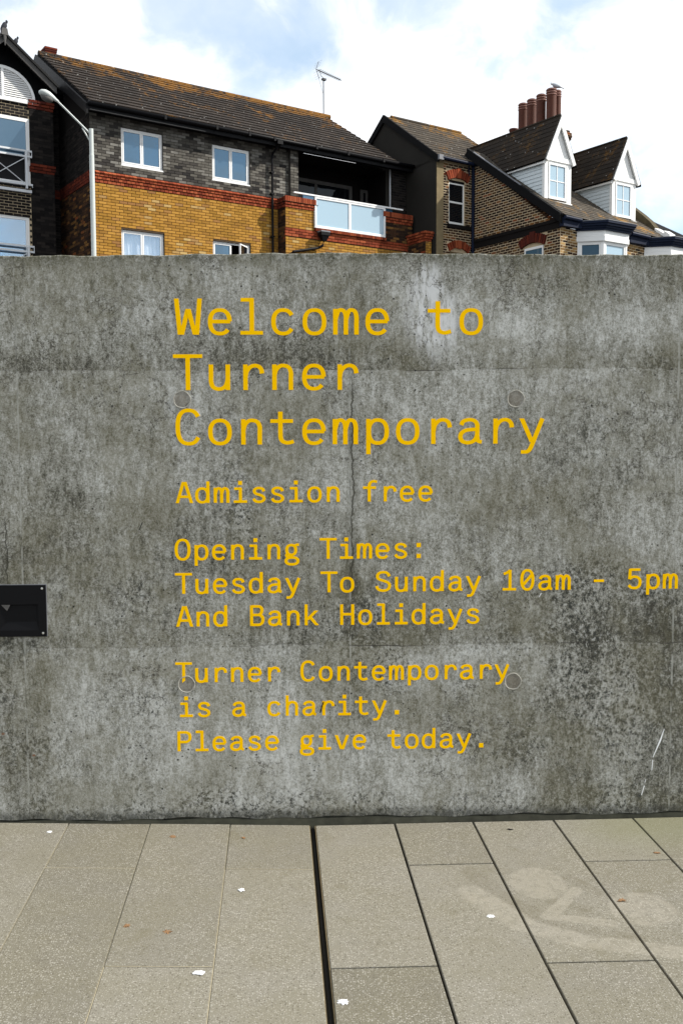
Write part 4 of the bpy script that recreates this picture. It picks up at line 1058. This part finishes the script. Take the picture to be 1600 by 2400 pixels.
q = MB(); q.box(UD, UD + .262, YD - .02, YD + .30, 0, 10.06, 0); q.build('quoin_strip', 'quoin', hd, off=oD)
q = MB(); q.box(UD - .004, UD, YD - .0, YD + .3, 0, 10.05); q.build('quoin_return', 'render', hd, off=oD)
it = []
arcD = lambda x: 9.60 + .16 * (1 - ((x - 11.02) / .45) ** 2)
face_bricks(it, 'f', YD, UD + .265, UCs, 6.3, 10.0, 'old', [(10.69, 11.32, 8.17, 9.50), (10.58, 11.48, 9.46, 9.80), (10.62, 11.5, 7.35, 7.62), (10.75, 11.4, 6.5, 7.4)], gap=.022, proud=.004, L=.2)
def voussoirs(items, plane, at, c, w_, zs, h_, n, mat='red', rise=.16, fan=.5):
    for k in range(n):
        t = (k + .5) / n * 2 - 1; s_ = c + t * w_ / 2; z = zs + rise * (1 - t * t) + h_ / 2; an = t * fan
        tz = V((math.sin(an), 0, math.cos(an))) if plane == 'f' else V((0, math.sin(an), math.cos(an)))
        tx = V((math.cos(an), 0, -math.sin(an))) if plane == 'f' else V((0, math.cos(an), -math.sin(an)))
        cc = V((s_, at - .012, z)) if plane == 'f' else V((at - .012, s_, z)); dd = V((0, .08, 0)) if plane == 'f' else V((-.08, 0, 0))
        items.append((cc, (tx * (w_ / n * .80), dd, tz * h_), mat))
voussoirs(it, 'f', YD - .01, 11.03, .90, 9.46, .25, 11, rise=.12); voussoirs(it, 'f', YD - .01, 11.08, .86, 7.33, .22, 10)
it.append((V((11.05, YD - .03, 9.72)), (V((.14, 0, 0)), V((0, .09, 0)), V((0, 0, .30))), 'red')); it.append((V((11.08, YD - .03, 7.58)), (V((.15, 0, 0)), V((0, .09, 0)), V((0, 0, .24))), 'red'))
pieces('brick', it, hd, off=oD, limit=300, world=FRb)
def sash(parent, off, x0, x1, z0, z1, y, zm, glass='glassd', bars=False):
    f = MB(); a = .045
    f.box(x0, x1, y, y + .05, z1 - a, z1); f.box(x0, x0 + a, y, y + .05, z0, z1 - a); f.box(x1 - a, x1, y, y + .05, z0, z1 - a); f.box(x0 + a, x1 - a, y, y + .05, z0, z0 + a * 1.3)
    f.box(x0 + a, x1 - a, y - .008, y + .045, zm - .025, zm + .025)
    o = f.build('window', 'whitep', parent, off=off)
    p = MB(); p.box(x0 + a, x1 - a, y + .02, y + .026, z0 + a, zm - .02); p.build('pane', glass, o, off=off)
    p = MB(); p.box(x0 + a, x1 - a, y + .012, y + .018, zm + .02, z1 - a); p.build('pane', glass, o, off=off)
    return o
sash(hd, oD, 10.69, 11.32, 8.20, 9.43, YD + .03, 8.85)
q = MB(); q.box(10.69, 11.32, YD + .02, YD + .06, 9.43, 9.50); q.build('window_head', 'wood', hd, off=oD)
q = MB(); q.box(10.62, 11.60, YD - .06, YD + .1, 8.06, 8.17); q.build('stone_sill', 'wood', hd, off=oD)
q = MB(); q.tube([(11.60, YD - .08, 10.05), (11.60, YD - .08, 0)], .045, 8); q.tube([(11.44, YD - .06, 10.0), (11.44, YD - .06, 9.7)], .02, 6); q.build('downpipe', 'navy', hd, off=oD)
edn, ern = V((UD - .03, YD - .12, 10.10)), V((UD - .03, 1.13, 11.98)); dd = edn - ern; sD = dd.length; dd.normalize()
q = MB(); slabroof(q, ern, V((1, 0, 0)), 3.3, dd, sD, .1); slabroof(q, ern + V((0, .001, 0)), V((1, 0, 0)), 3.3, V((0, .80, -.6)), 4.3, .1); rD = q.build('roof', 'blackm', hd, off=oD)
it = []; tiles(it, ern, V((1, 0, 0)), dd, sD, 13, sD / 13, .25, 3.3, 'tileD', .016); pieces('roof_slate', it, hd, off=oD, world=FRb)
q = MB(); q.tube([(UD + .25, 1.13, 12.0), (UD + 3.2, 1.13, 12.0)], .07, 8); q.build('ridge_tile', 'tileD', hd, off=oD)
q = MB()
for a, c in ((ern + V((-.04, 0, .05)), edn + V((-.04, 0, .03))), (ern + V((-.04, 0, .05)), ern + V((-.04, 3.6, -2.65)))):
    q.hexa([a + V((0, 0, -.24)), a + V((.08, 0, -.24)), c + V((.08, 0, -.22)), c + V((0, 0, -.22)), a, a + V((.08, 0, 0)), c + V((.08, 0, 0)), c])
q.build('verge_board', 'blackm', hd, off=oD)
q = MB(); q.box(UD - .05, UD + .12, YD - .20, YD - .08, 9.98, 10.13); q.build('verge_end', 'lead', hd, off=oD)
q = MB(); q.tube([(UD + .1, YD - .16, 10.06), (UCs + .2, YD - .16, 10.03)], .05, 8); q.build('gutter', 'navy', hd, off=oD)

# ============ house C: terraced house with dormers ============
hc, oC, _ = bempty('terraced_house', 13.9, -5.15, 0, 'terraced old brick house with two white dormers, navy cornices and canted bay windows', 'house')
YC = -5.15; SH = -.045
def sh(mb):                                        # the terrace steps gently down the street
    mb.v = [(x, y, z + SH * (x - UCs) if z > 1 else z) for x, y, z in mb.v]; return mb
q = MB(); q.box(UCs, UCs + .3, YC + .3, -.0, 0, 7.6); q.hexa([(UCs, YC + .3, 7.6), (UCs + .3, YC + .3, 7.6), (UCs + .3, -1.30, 7.6), (UCs, -1.30, 7.6), (UCs, YC + .3, 7.70), (UCs + .3, YC + .3, 7.70), (UCs + .3, -1.30, 10.42), (UCs, -1.30, 10.42)])
wC = q.build('side_wall', 'mort_cream', hc, off=oC)
q = MB(); wall_with_holes(q, UCs, 17.5, 0, 7.55, YC, YC + .3, []); sh(q).build('wall', 'mort_cream', hc, off=oC)
it = []
WCl = (-4.52, -3.77, 6.2, 7.14)
face_bricks(it, 'l', UCs, YC, -1.48, 6.3, 7.68, 'old', [(-4.52, -3.77, 6.2, 7.2), (-4.62, -3.56, 7.14, 7.48)], gap=.022, proud=.004, L=.2)
limv = lambda z: (YC if z < 7.7 else YC + (z - 7.75) / .68 + .05, -1.48)
face_bricks(it, 'l', UCs, YC, -1.48, 7.78, 10.45, 'old', (), gap=.022, proud=.004, lim=limv, L=.2)
voussoirs(it, 'l', UCs - .01, -4.10, 1.04, 7.13, .26, 13, mat='red_shade_dark', rise=.13, fan=.35)
it.append((V((UCs - .03, -4.12, 7.42)), (V((0, .2, 0)), V((-.09, 0, 0)), V((0, 0, .30))), 'red_shade_dark'))
it2 = []
face_bricks(it2, 'f', YC, UCs, 17.5, 6.3, 7.56, 'old', [(12.35, 14.37, 6, 8), (15.29, 17.3, 6, 8)], gap=.022, proud=.004, L=.2)
it2 = [(c + V((0, 0, SH * (c.x - UCs))), e, ('stock' if random.random() < .45 else mt)) for c, e, mt in it2]
pieces('brick', it + it2, hc, off=oC, limit=300, world=FRb)
q = MB(); q.box(UCs - .06, UCs, YC - .06, -1.50, 7.68, 7.77); q.box(UCs - .035, UCs, YC - .03, -1.50, 7.50, 7.68); q.build('string_course', 'wood', hc, off=oC)
q = MB(); q.box(UCs - .004, UCs + .05, -4.52, -3.77, 6.2, 7.12); q.box(UCs + .051, UCs + .3, -4.6, -3.7, 7.12, 7.2); q.build('window_reveal', 'inside', hc, off=oC)
q = MB(); q.box(UCs - .02, UCs - .005, -4.52, -3.77, 7.07, 7.14); q.box(UCs - .02, UCs - .005, -3.82, -3.77, 6.2, 7.07); q.box(UCs - .02, UCs - .005, -4.52, -4.47, 6.2, 7.07)
wq = q.build('window', 'whitep', hc, off=oC)
q = MB(); q.box(UCs - .012, UCs - .008, -4.47, -3.82, 6.2, 7.07); q.build('pane', 'glassb', wq, off=oC)
# roof
RC0 = V((UCs - .10, YC - .16, 7.84)); RCt = V((UCs - .10, YC - .16 + 3.95, 7.84 + 2.70)); 
al = V((1, 0, SH)).normalized(); dC = RC0 - RCt; sC = dC.length; dC.normalize(); LC = 4.62
q = MB(); slabroof(q, RCt, al, LC, dC, sC, .12); slabroof(q, RCt + V((0, .001, 0)), al, LC, V((0, .8, -.6)), 4, .12); rC = q.build('roof', 'blackm', hc, off=oC)
it = []; tiles(it, RCt + al * .06, al, dC, sC, 24, sC / 24, .25, LC - .06, 'tileC', .012); 
pieces('roof_slate', it, hc, off=oC, limit=300, world=FRb, vis=lambda t: t[0].y < -3.2)
q = MB()                                           # parapet verge with lead edge
a, c = RCt + V((.0, 0, .05)), RC0 + V((.0, .05, .04))
q.hexa([a + V((-.05, 0, -.30)), a + V((.10, 0, -.30)), c + V((.10, 0, -.26)), c + V((-.05, 0, -.26)), a + V((-.05, 0, 0)), a + V((.10, 0, 0)), c + V((.10, 0, 0)), c + V((-.05, 0, 0))])
q.build('verge_board', 'blackm', hc, off=oC)
q = MB(); 
for t0, t1 in ((.08, .34), (.345, .60)):
    p0, p1 = a.lerp(c, t0), a.lerp(c, t1); q.hexa([p0 + V((-.06, 0, .001)), p0 + V((.0, 0, .001)), p1 + V((.0, 0, .001)), p1 + V((-.06, 0, .001)), p0 + V((-.06, 0, .03)), p0 + V((0, 0, .03)), p1 + V((0, 0, .03)), p1 + V((-.06, 0, .03))])
q.build('verge_flashing', 'lead', hc, off=oC)
q = MB(); q.tube([(UCs - .05, YC - .22, 7.76), (12.25, YC - .22, 7.74)], .055, 8); q.tube([(14.4, YC - .22, 7.63), (15.2, YC - .22, 7.60)], .055, 8)
q.box(UCs - .05, 12.33, YC - .17, YC - .012, 7.53, 7.76); q.box(14.40, 15.27, YC - .17, YC - .012, 7.38, 7.62); q.build('gutter', 'navy', hc, off=oC)
# canted bays
def bay(x0, dz, idx):
    c = .51; xa, xb, x1 = x0 + c, x0 + 1.51, x0 + 2.02; ya, yb = YC, YC - c
    plan = [(x0, ya), (xa, yb), (xb, yb), (x1, ya)]
    def ringbox(q, o, z0, z1, mi=0):               # o = outward offset
        k = o * .4142; P = [(x0 - o, ya), (xa - k, yb - o), (xb + k, yb - o), (x1 + o, ya)]
        b_ = len(q.v); q.v += [(px, py, z0 + dz) for px, py in P] + [(px, py, z1 + dz) for px, py in P]
        for f_ in ((3, 2, 1, 0), (4, 5, 6, 7), (0, 1, 5, 4), (1, 2, 6, 5), (2, 3, 7, 6), (3, 0, 4, 7)): q.f.append(tuple(b_ + i for i in f_)); q.mi.append(mi)
    q = MB(); ringbox(q, .04, 7.33, 7.48); ringbox(q, .055, 7.19, 7.325); ringbox(q, .0, 0, 6.25)
    bo = q.build('bay_window', 'whitep', hc, off=oC)
    q = MB(); ringbox(q, .10, 7.481, 7.54); ringbox(q, .14, 7.541, 7.60); ringbox(q, .20, 7.601, 7.66); ringbox(q, .24, 7.661, 7.72); q.build('bay_cornice', 'navy', bo, off=oC)
    q = MB(); ringbox(q, .25, 7.721, 7.74); q.build('bay_roof', 'lead', bo, off=oC)
    q = MB(); g = MB(); gw = MB()
    for (p0, p1, wh) in ((plan[0], plan[1], 0), (plan[1], plan[2], 1), (plan[2], plan[3], 0)):
        d = V((p1[0] - p0[0], p1[1] - p0[1], 0)); L = d.length; d.normalize(); nn = V((d.y, -d.x, 0)); o_ = V((p0[0], p0[1], 0))
        def bb(qq, s0, s1, y0, y1, z0, z1):
            P = [o_ + d * s + nn * y_ for s, y_ in ((s0, y0), (s1, y0), (s1, y1), (s0, y1))]; qq.hexa([(v_.x, v_.y, z0 + dz) for v_ in P] + [(v_.x, v_.y, z1 + dz) for v_ in P])
        e_ = .075
        bb(q, 0, e_, 0, -.08, 6.25, 7.19); bb(q, L - e_, L, 0, -.08, 6.25, 7.19)
        bb(q, e_, L - e_, -.012, -.07, 7.10, 7.19); bb(q, e_, e_ + .05, -.012, -.07, 6.25, 7.10); bb(q, L - e_ - .05, L - e_, -.012, -.07, 6.25, 7.10)
        bb(gw if wh else g, e_ + .05, L - e_ - .05, -.04, -.05, 6.25, 7.10)
    q.build('bay_frame', 'whitep', bo, off=oC); g.build('pane', 'glassb', bo, off=oC); gw.build('pane', 'glass_pale', bo, off=oC)
bay(12.35, -.0, 0); bay(15.29, -.13, 1)
# dormers
def dormer(du, dz, bars):
    yf = YC + .82; x0, x1 = 11.88 + du, 12.91 + du; cx = (x0 + x1) / 2 + .04; ze, za, zb = 9.60 + dz, 10.90 + dz, 8.50 + dz
    yroof = lambda z: YC - .16 + (z - dz - 7.84) / .6835    # roof depth at height
    do = MB()                                     # cheeks and front wall
    for xs_ in (x0, x1 - .06):
        do.v += [(xs_, yf + .1, zb), (xs_ + .06, yf + .1, zb), (xs_, yf + .1, ze), (xs_ + .06, yf + .1, ze), (xs_, yroof(ze), ze), (xs_ + .06, yroof(ze), ze)]; k = len(do.v) - 6
        do.f += [(k, k + 4, k + 2), (k + 1, k + 3, k + 5), (k, k + 2, k + 3, k + 1), (k, k + 1, k + 5, k + 4), (k + 2, k + 4, k + 5, k + 3)]; do.mi += [0] * 5
    d = do.build('dormer', 'whitep', hc, off=oC)
    nb = 10; h = (ze - zb) / nb                    # overlapping cladding boards on the left cheek
    for k in range(nb):
        z0 = zb + h * k; z1 = z0 + h; q = MB(); ya = max(yf + .1, yf + .1); y0b, y1b = yroof(z0) - .02, yroof(z1) - .02
        if y0b < ya + .05: y0b = ya + .05
        q.hexa([(x0 - .022, ya, z0), (x0 - .001, ya, z0), (x0 - .001, y0b, z0), (x0 - .022, y0b, z0), (x0 - .006, ya, z1 + .004), (x0 - .001, ya, z1 + .004), (x0 - .001, y1b, z1 + .004), (x0 - .006, y1b, z1 + .004)])
        q.build('cladding_board', 'clad', d, off=oC)
    q = MB(); q.box(x0 - .03, x0 + .10, yf, yf + .1, zb - .03, ze); q.box(x1 - .15, x1 + .03, yf, yf + .1, zb - .03, ze); q.box(x0 + .10, x1 - .15, yf, yf + .1, ze - .05, ze)
    q.box(x0 - .03, x1 + .03, yf - .05, yf + .05, zb - .08, zb - .031)
    q.v += [(x0 - .05, yf + .02, ze), (x1 + .12, yf + .02, ze), (cx, yf + .02, za - .05), (x0 - .05, yf + .1, ze), (x1 + .12, yf + .1, ze), (cx, yf + .1, za - .05)]; k = len(q.v) - 6
    q.f += [(k, k + 1, k + 2), (k + 3, k + 5, k + 4), (k, k + 3, k + 4, k + 1)]; q.mi += [0] * 3
    q.box(x0 + .0, x1 + .02, yf - .03, yf + .019, ze + .0, ze + .13)
    q.build('dormer_front', 'whitep', d, off=oC)
    q = MB()
    for s_, xe in ((-1, x0 - .05), (1, x1 + .14)):
        a, c = V((cx, yf - .08, za)), V((xe, yf - .08, ze - .05)); w_ = .16
        q.hexa([a + V((0, 0, -.30)), a + V((0, .05, -.30)), c + V((-s_ * .10, .05, 0)), c + V((-s_ * .10, 0, 0)), a, a + V((0, .05, 0)), c + V((0, .05, .06)), c + V((0, 0, .06))])
    q.build('bargeboard', 'whitep', d, off=oC)
    q = MB(); xf = x0 - .10; yb = yroof(ze + .02); q.hexa([(xf, yf - .02, ze - .11), (xf + .03, yf - .02, ze - .11), (xf + .03, yb - .1, ze - .09), (xf, yb - .1, ze - .09), (xf, yf - .02, ze + .02), (xf + .03, yf - .02, ze + .02), (xf + .03, yb, ze + .02), (xf, yb, ze + .02)])
    q.box(xf + .03, x0, yf + .1, yb - .12, ze - .02, ze - .01)
    q.build('dormer_fascia', 'whitep', d, off=oC)
    # roof slopes
    yr = -.30; q = MB(); th = .05
    for s_, xe in ((-1, xf - .02), (1, x1 + .20)):
        yv = yroof(ze); A_ = [V((cx, yf - .06, za + .03)), V((xe, yf - .06, ze + .0)), V((xe, yv + .1, ze + .0)), V((cx, yr + .1, za + .03))]
        if s_ < 0: A_ = A_[::-1]
        q.hexa([v_ - V((0, 0, th)) for v_ in A_] + A_)
    q.build('dormer_roof', 'blackm', d, off=oC)
    it = []; top = V((cx, yf - .07, za + .03)); dn_ = V((xf - .02 - cx, 0, ze - za - .03)); ls = dn_.length; dn_.normalize(); rows = 9
    tiles(it, top, V((0, 1, 0)), dn_, ls, rows, ls / rows, .28, yr - yf, 'tileK', .012, lim=lambda dd_: (0, min(yr, yroof(za - dd_ * (za - ze) / ls) + (.9 if dd_ < ls * .35 else .07)) - yf + .05))
    for c_, e_, mt in it:
        o = bpy.data.objects.new('slate', unit(mt)); COL.objects.link(o); o.parent = d
        mm = Matrix((e_[0], e_[1], e_[2])).transposed().to_4x4(); mm.translation = c_ - V(oC); o.matrix_local = mm
    q = MB(); q.tube([(cx, yf - .02, za + .03), (cx, yr, za + .03)], .05, 8); q.build('ridge_roll', 'tileK', d, off=oC)
    # window
    wx0, wx1, wz0, wz1 = x0 + .12, x1 - .19, zb + .03, ze - .06
    q = MB(); a = .05
    q.box(wx0, wx1, yf - .015, yf + .06, wz1 - a, wz1); q.box(wx0, wx1, yf - .015, yf + .06, wz0, wz0 + a * 1.5); q.box(wx0, wx0 + a, yf - .015, yf + .06, wz0 + a * 1.5, wz1 - a); q.box(wx1 - a, wx1, yf - .015, yf + .06, wz0 + a * 1.5, wz1 - a)
    xm, zm = (wx0 + wx1) / 2, (wz0 + wz1) / 2 + .02; q.box(xm - .012, xm + .012, yf, yf + .03, wz0 + a, wz1 - a); q.box(wx0 + a, xm - .012, yf, yf + .03, zm - .013, zm + .013); q.box(xm + .012, wx1 - a, yf, yf + .03, zm - .013, zm + .013)
    q.build('window_frame', 'white', d, off=oC)
    q = MB(); q.box(wx0 + a, wx1 - a, yf + .012, yf + .018, wz0 + a, wz1 - a); q.build('pane', 'glass_pale', d, off=oC)
M['clad'] = plain('pale_blue_grey_cladding', (.60, .66, .68), .5, .06)
dormer(0, 0, 0); dormer(2.88, -.15, 1)
# chimney stack and pots
cs, oK, _ = bempty('chimney_stack', 14.62, -1.2, 10.4, 'corbelled brick chimney stack carrying tall terracotta pots behind the larger dormer', 'chimney')
q = MB(); q.box(14.40, 14.84, -2.45, .35, 9.6, 11.02); q.build('stack', 'mort_cream', cs, off=oK)
it = []; face_bricks(it, 'f', -2.45, 14.40, 14.84, 10.3, 11.0, 'old', (), L=.2); face_bricks(it, 'l', 14.40, -2.45, .3, 10.3, 11.0, 'old', (), L=.2)
for r_ in range(5):
    k = (.03, .06, .09, .07, .03)[r_]; z = 11.02 + .078 * r_
    q = MB(); q.box(14.40 - k + .02, 14.84 + k - .02, -2.45 - k + .02, .33, z, z + .078); q.build('corbel_course', 'mort_cream', cs, off=oK)
    face_bricks(it, 'f', -2.45 - k + .02, 14.40 - k, 14.84 + k, z, z + .075, 'old', (), L=.2, phase=.1 * (r_ % 2)); face_bricks(it, 'l', 14.40 - k + .02, -2.45 - k, .33, z, z + .075, 'old', (), L=.2, phase=.1 * (r_ % 2))
pieces('brick', it, cs, off=oK, limit=300, world=FRb)
for (x, y, h, r_, lab) in ((14.55, -.68, 1.28, .155, 'tall terracotta chimney pot, leftmost of the tall ones beside the small pot'), (14.55, -1.08, 1.30, .155, 'tall terracotta chimney pot, second of the tall ones from the left'),
                           (14.55, -1.50, 1.33, .155, 'tall terracotta chimney pot, third of the tall ones from the left'), (14.55, -1.95, 1.38, .165, 'thickest and tallest terracotta chimney pot in front of the slim one'),
                           (14.82, -1.95, 1.38, .125, 'slim bright terracotta chimney pot at the right end with a gull on it')):
    pt, o_, _ = bempty('chimney_pot', x, y, 11.41, lab, 'chimney pot', 'tall chimney pots on the stack')
    q = MB(); prof = [(r_ * 1.12, 11.40), (r_ * 1.08, 11.47), (r_, 11.52), (r_ * .98, 11.41 + h - .22), (r_ * .97, 11.41 + h - .02), (r_ * .80, 11.41 + h)]
    q.lathe(prof, x, y, 20); q.build('body', 'pot', pt, smooth=True, off=o_)
    for k in range(3):
        z = 11.41 + h - .20 + k * .075; q = MB(); q.lathe([(r_ * .98, z - .012), (r_ * 1.06, z - .008), (r_ * 1.06, z + .012), (r_ * .98, z + .018)], x, y, 20); q.build('ring', 'potring', pt, off=o_)
pt, o_, _ = bempty('chimney_pot', 14.55, -.25, 11.41, 'short stubby terracotta chimney pot with flared rim at the left end of the stack', 'chimney pot')
q = MB(); q.lathe([(.12, 11.40), (.125, 11.75), (.14, 11.88), (.155, 11.93), (.15, 11.98), (.12, 11.99)], 14.55, -.25, 18); q.build('body', 'pot', pt, smooth=True, off=o_)
q = MB(); q.lathe([(.156, 11.925), (.162, 11.94), (.156, 11.96)], 14.55, -.25, 18); q.build('ring', 'pot', pt, off=o_)

# next house to the right
he, oE, _ = bempty('slate_house', 17.5, -4, 0, 'partly hidden house with pale grey slate roof and white parapet at the right edge', 'house')
q = MB(); P0, P1 = V((16.25, -3.55, 8.93)), V((19.6, -3.55, 8.35)); E0, E1 = V((16.25, -5.35, 7.62)), V((19.6, -5.35, 7.40))
q.hexa([P0 - V((0, 0, .1)), P1 - V((0, 0, .1)), E1 - V((0, 0, .1)), E0 - V((0, 0, .1)), P0, P1, E1, E0]); q.hexa([P0 + V((0, .001, -.1)), P0 + V((0, 2.5, -1.9)), P1 + V((0, 2.5, -1.9)), P1 + V((0, .001, -.1)), P0 + V((0, .001, 0)), P0 + V((0, 2.5, -1.8)), P1 + V((0, 2.5, -1.8)), P1 + V((0, .001, 0))])
q.build('roof', 'blackm', he, off=oE)
it = []; alE = (P1 - P0).normalized(); dE = (E0 - P0); sE = dE.length; dE.normalize(); tiles(it, P0, alE, dE, sE, 11, sE / 11, .25, 3.4, 'tileE', .012)
M['tileE'] = tilemat('pale_slate', (.20, .20, .19), (.28, .2, .08), .62)
pieces('roof_slate', it, he, off=oE, world=FRb)
q = MB(); q.box(17.52, 19.6, YC, -1.5, 0, 7.25); q.build('wall', 'mort_cream', he, off=oE)
it = []; face_bricks(it, 'f', YC, 17.52, 19.6, 6.5, 7.2, 'old', (), gap=.016); pieces('brick', it, he, off=oE, world=FRb)
q = MB(); q.box(17.4, 19.6, YC - .3, YC - .005, 7.22, 7.42); q.build('gutter', 'navy', he, off=oE)
# parapet on the party line: dark curved top, white lower part
q = MB(); ys = [-3.45, -3.9, -4.3, -4.6, -4.8]; zr = lambda y: 7.84 - .13 + (y - (YC - .16)) * .6835 + SH * 1.5
hts = [.30, .30, .26, .20, .10]
for k in range(4):
    q.hexa([(16.17, ys[k], zr(ys[k]) - .3), (16.40, ys[k], zr(ys[k]) - .3), (16.40, ys[k + 1], zr(ys[k + 1]) - .3), (16.17, ys[k + 1], zr(ys[k + 1]) - .3), (16.17, ys[k], zr(ys[k]) + hts[k]), (16.40, ys[k], zr(ys[k]) + hts[k]), (16.40, ys[k + 1], zr(ys[k + 1]) + hts[k + 1]), (16.17, ys[k + 1], zr(ys[k + 1]) + hts[k + 1])])
q.build('parapet', 'brownr', he, off=oE)
q = MB()
for y0, y1, h0, h1 in ((-4.801, -5.15, .10, .12), (-5.151, -5.36, .20, .20)):
    q.hexa([(16.15, y0, zr(y0) - .12), (16.42, y0, zr(y0) - .12), (16.42, y1, zr(y1) - .12), (16.15, y1, zr(y1) - .12), (16.15, y0, zr(y0) + h0), (16.42, y0, zr(y0) + h0), (16.42, y1, zr(y1) + h1), (16.15, y1, zr(y1) + h1)])
q.build('parapet_end', 'whitep', he, off=oE)

# ------------------------------------------------------------------ street lamp
LP = V((-4.695, 20.66, 0))
lamp = empty('street_lamp', LP, 0, 'pale metal street lamp with long slanting arm in front of the brick house corner', 'street lamp')
q = MB(); q.tube([LP, LP + V((0, 0, 1.2)), LP + V((0, 0, 1.25)), LP + V((0, 0, 7.55)), LP + V((0, 0, 7.56)), LP + V((0, 0, 8.08))], [.09, .09, .052, .050, .044, .044], 14); q.build('pole', 'pole', lamp, smooth=False, off=LP)
tip = LP + V((-.61, -.25, 8.545))
q = MB(); q.tube([LP + V((0, 0, 7.96)), tip], .021, 8); q.tube([LP + V((-.01, 0, 7.80)), LP + V((-.17, -.06, 8.08))], .016, 6); q.build('arm', 'pole', lamp, off=LP)
ax = (tip - (LP + V((0, 0, 7.96)))).normalized(); hx = V((-.88, -.22, .36)).normalized(); sd_ = hx.cross(V((0, 0, 1))).normalized(); uz = sd_.cross(hx).normalized()
st = tip - ax * .02; rings = []
for t, w_, ht, dz in ((0, .024, .024, -.01), (.05, .032, .032, .0), (.12, .055, .05, .02), (.20, .09, .07, .03), (.29, .105, .075, .03), (.37, .085, .055, .02), (.41, .03, .02, .01)):
    rings.append((st + hx * t + V((0, 0, dz + .02)), sd_ * w_, uz * ht))
q = MB(); q.loft(rings, 16); q.build('lamp_head', 'pole', lamp, smooth=True, off=LP)
rings = [(st + hx * t + V((0, 0, dz)), sd_ * w_, uz * ht) for t, w_, ht, dz in ((.11, .03, .02, -.02), (.16, .07, .06, -.03), (.24, .085, .075, -.03), (.32, .07, .06, -.03), (.37, .03, .02, -.02))]
q = MB(); q.loft(rings, 14); q.build('lamp_bowl', 'bowl' if 'bowl' in M else 'barge', lamp, smooth=True, off=LP)

# ------------------------------------------------------------------ birds
def bird(name, p, fwd, s, mats, label, cat, lean=.6, gull=False):
    f = fwd.normalized(); sd = f.cross(V((0, 0, 1))).normalized(); bf = (f * math.cos(lean) + V((0, 0, 1)) * math.sin(lean)).normalized(); bu = sd.cross(bf).normalized()
    root = empty(name, p, 0, label, cat)
    q = MB(); c0 = V((0, 0, .13 * s)); R_ = []
    for t, w_, h_, up_ in ((-.26, .022, .006, -.03), (-.16, .03, .012, -.015), (-.10, .05, .045, 0), (-.02, .068, .066, 0), (.06, .062, .066, .005), (.11, .042, .048, .015)):
        R_.append((c0 + bf * t * s + bu * up_ * s, sd * w_ * s, bu * h_ * s))
    hc_ = c0 + bf * .13 * s + V((0, 0, .055 * s)) + f * .01 * s
    R_.append((c0 + bf * .135 * s + V((0, 0, .02 * s)), sd * .028 * s, bf * .0 + (f * -.3 + V((0, 0, 1))).normalized().cross(sd) * .030 * s))
    q.loft(R_, 12)
    body = q.build('body', mats[0], root, smooth=True)
    q = MB(); q.loft([(hc_ + V((0, 0, -.05 * s)), sd * .022 * s, f * .026 * s), (hc_ + V((0, 0, -.02 * s)), sd * .025 * s, f * .030 * s), (hc_ + V((0, 0, .005 * s)), sd * .026 * s, f * .030 * s), (hc_ + V((0, 0, .025 * s)), sd * .012 * s, f * .014 * s)], 10)
    q.loft([(hc_ + f * .022 * s, sd * .008 * s, V((0, 0, .008 * s))), (hc_ + f * .055 * s + V((0, 0, -.006 * s)), sd * .002 * s, V((0, 0, .002 * s)))], 6)
    q.build('head', mats[1], root, smooth=True)
    q = MB()
    for k in (-1, 1): q.tube([c0 + sd * .02 * s * k + V((0, 0, -.04 * s)), sd * .02 * s * k], .004 * s, 5); q.tube([sd * .02 * s * k, sd * .02 * s * k + f * .03 * s], .004 * s, 4)
    q.build('legs', mats[2], root)
    return root
yb_ = YA - .2
bird('pigeon', FR @ V((CU + .02, yb_, 12.06)), UX * 1 - NX * .2, 1.0, ('pigeon', 'pigeon', 'rust'), 'dark pigeon perched on the very peak of the left gable', 'bird', 1.0)
bird('pigeon', FR @ V((CU + .33, yb_ + .1, 11.80)), UX * 1 - NX * .2, .85, ('pigeon', 'pigeon', 'rust'), 'dark pigeon sitting lower on the right slope of the left gable roof', 'bird', 1.0)
bird('gull', FR @ V((14.76, -1.95, 12.79)), V((-1, .1, 0)), 1.05, ('gull', 'drop', 'rust'), 'grey backed gull standing on the slim right hand chimney pot', 'bird', .25)
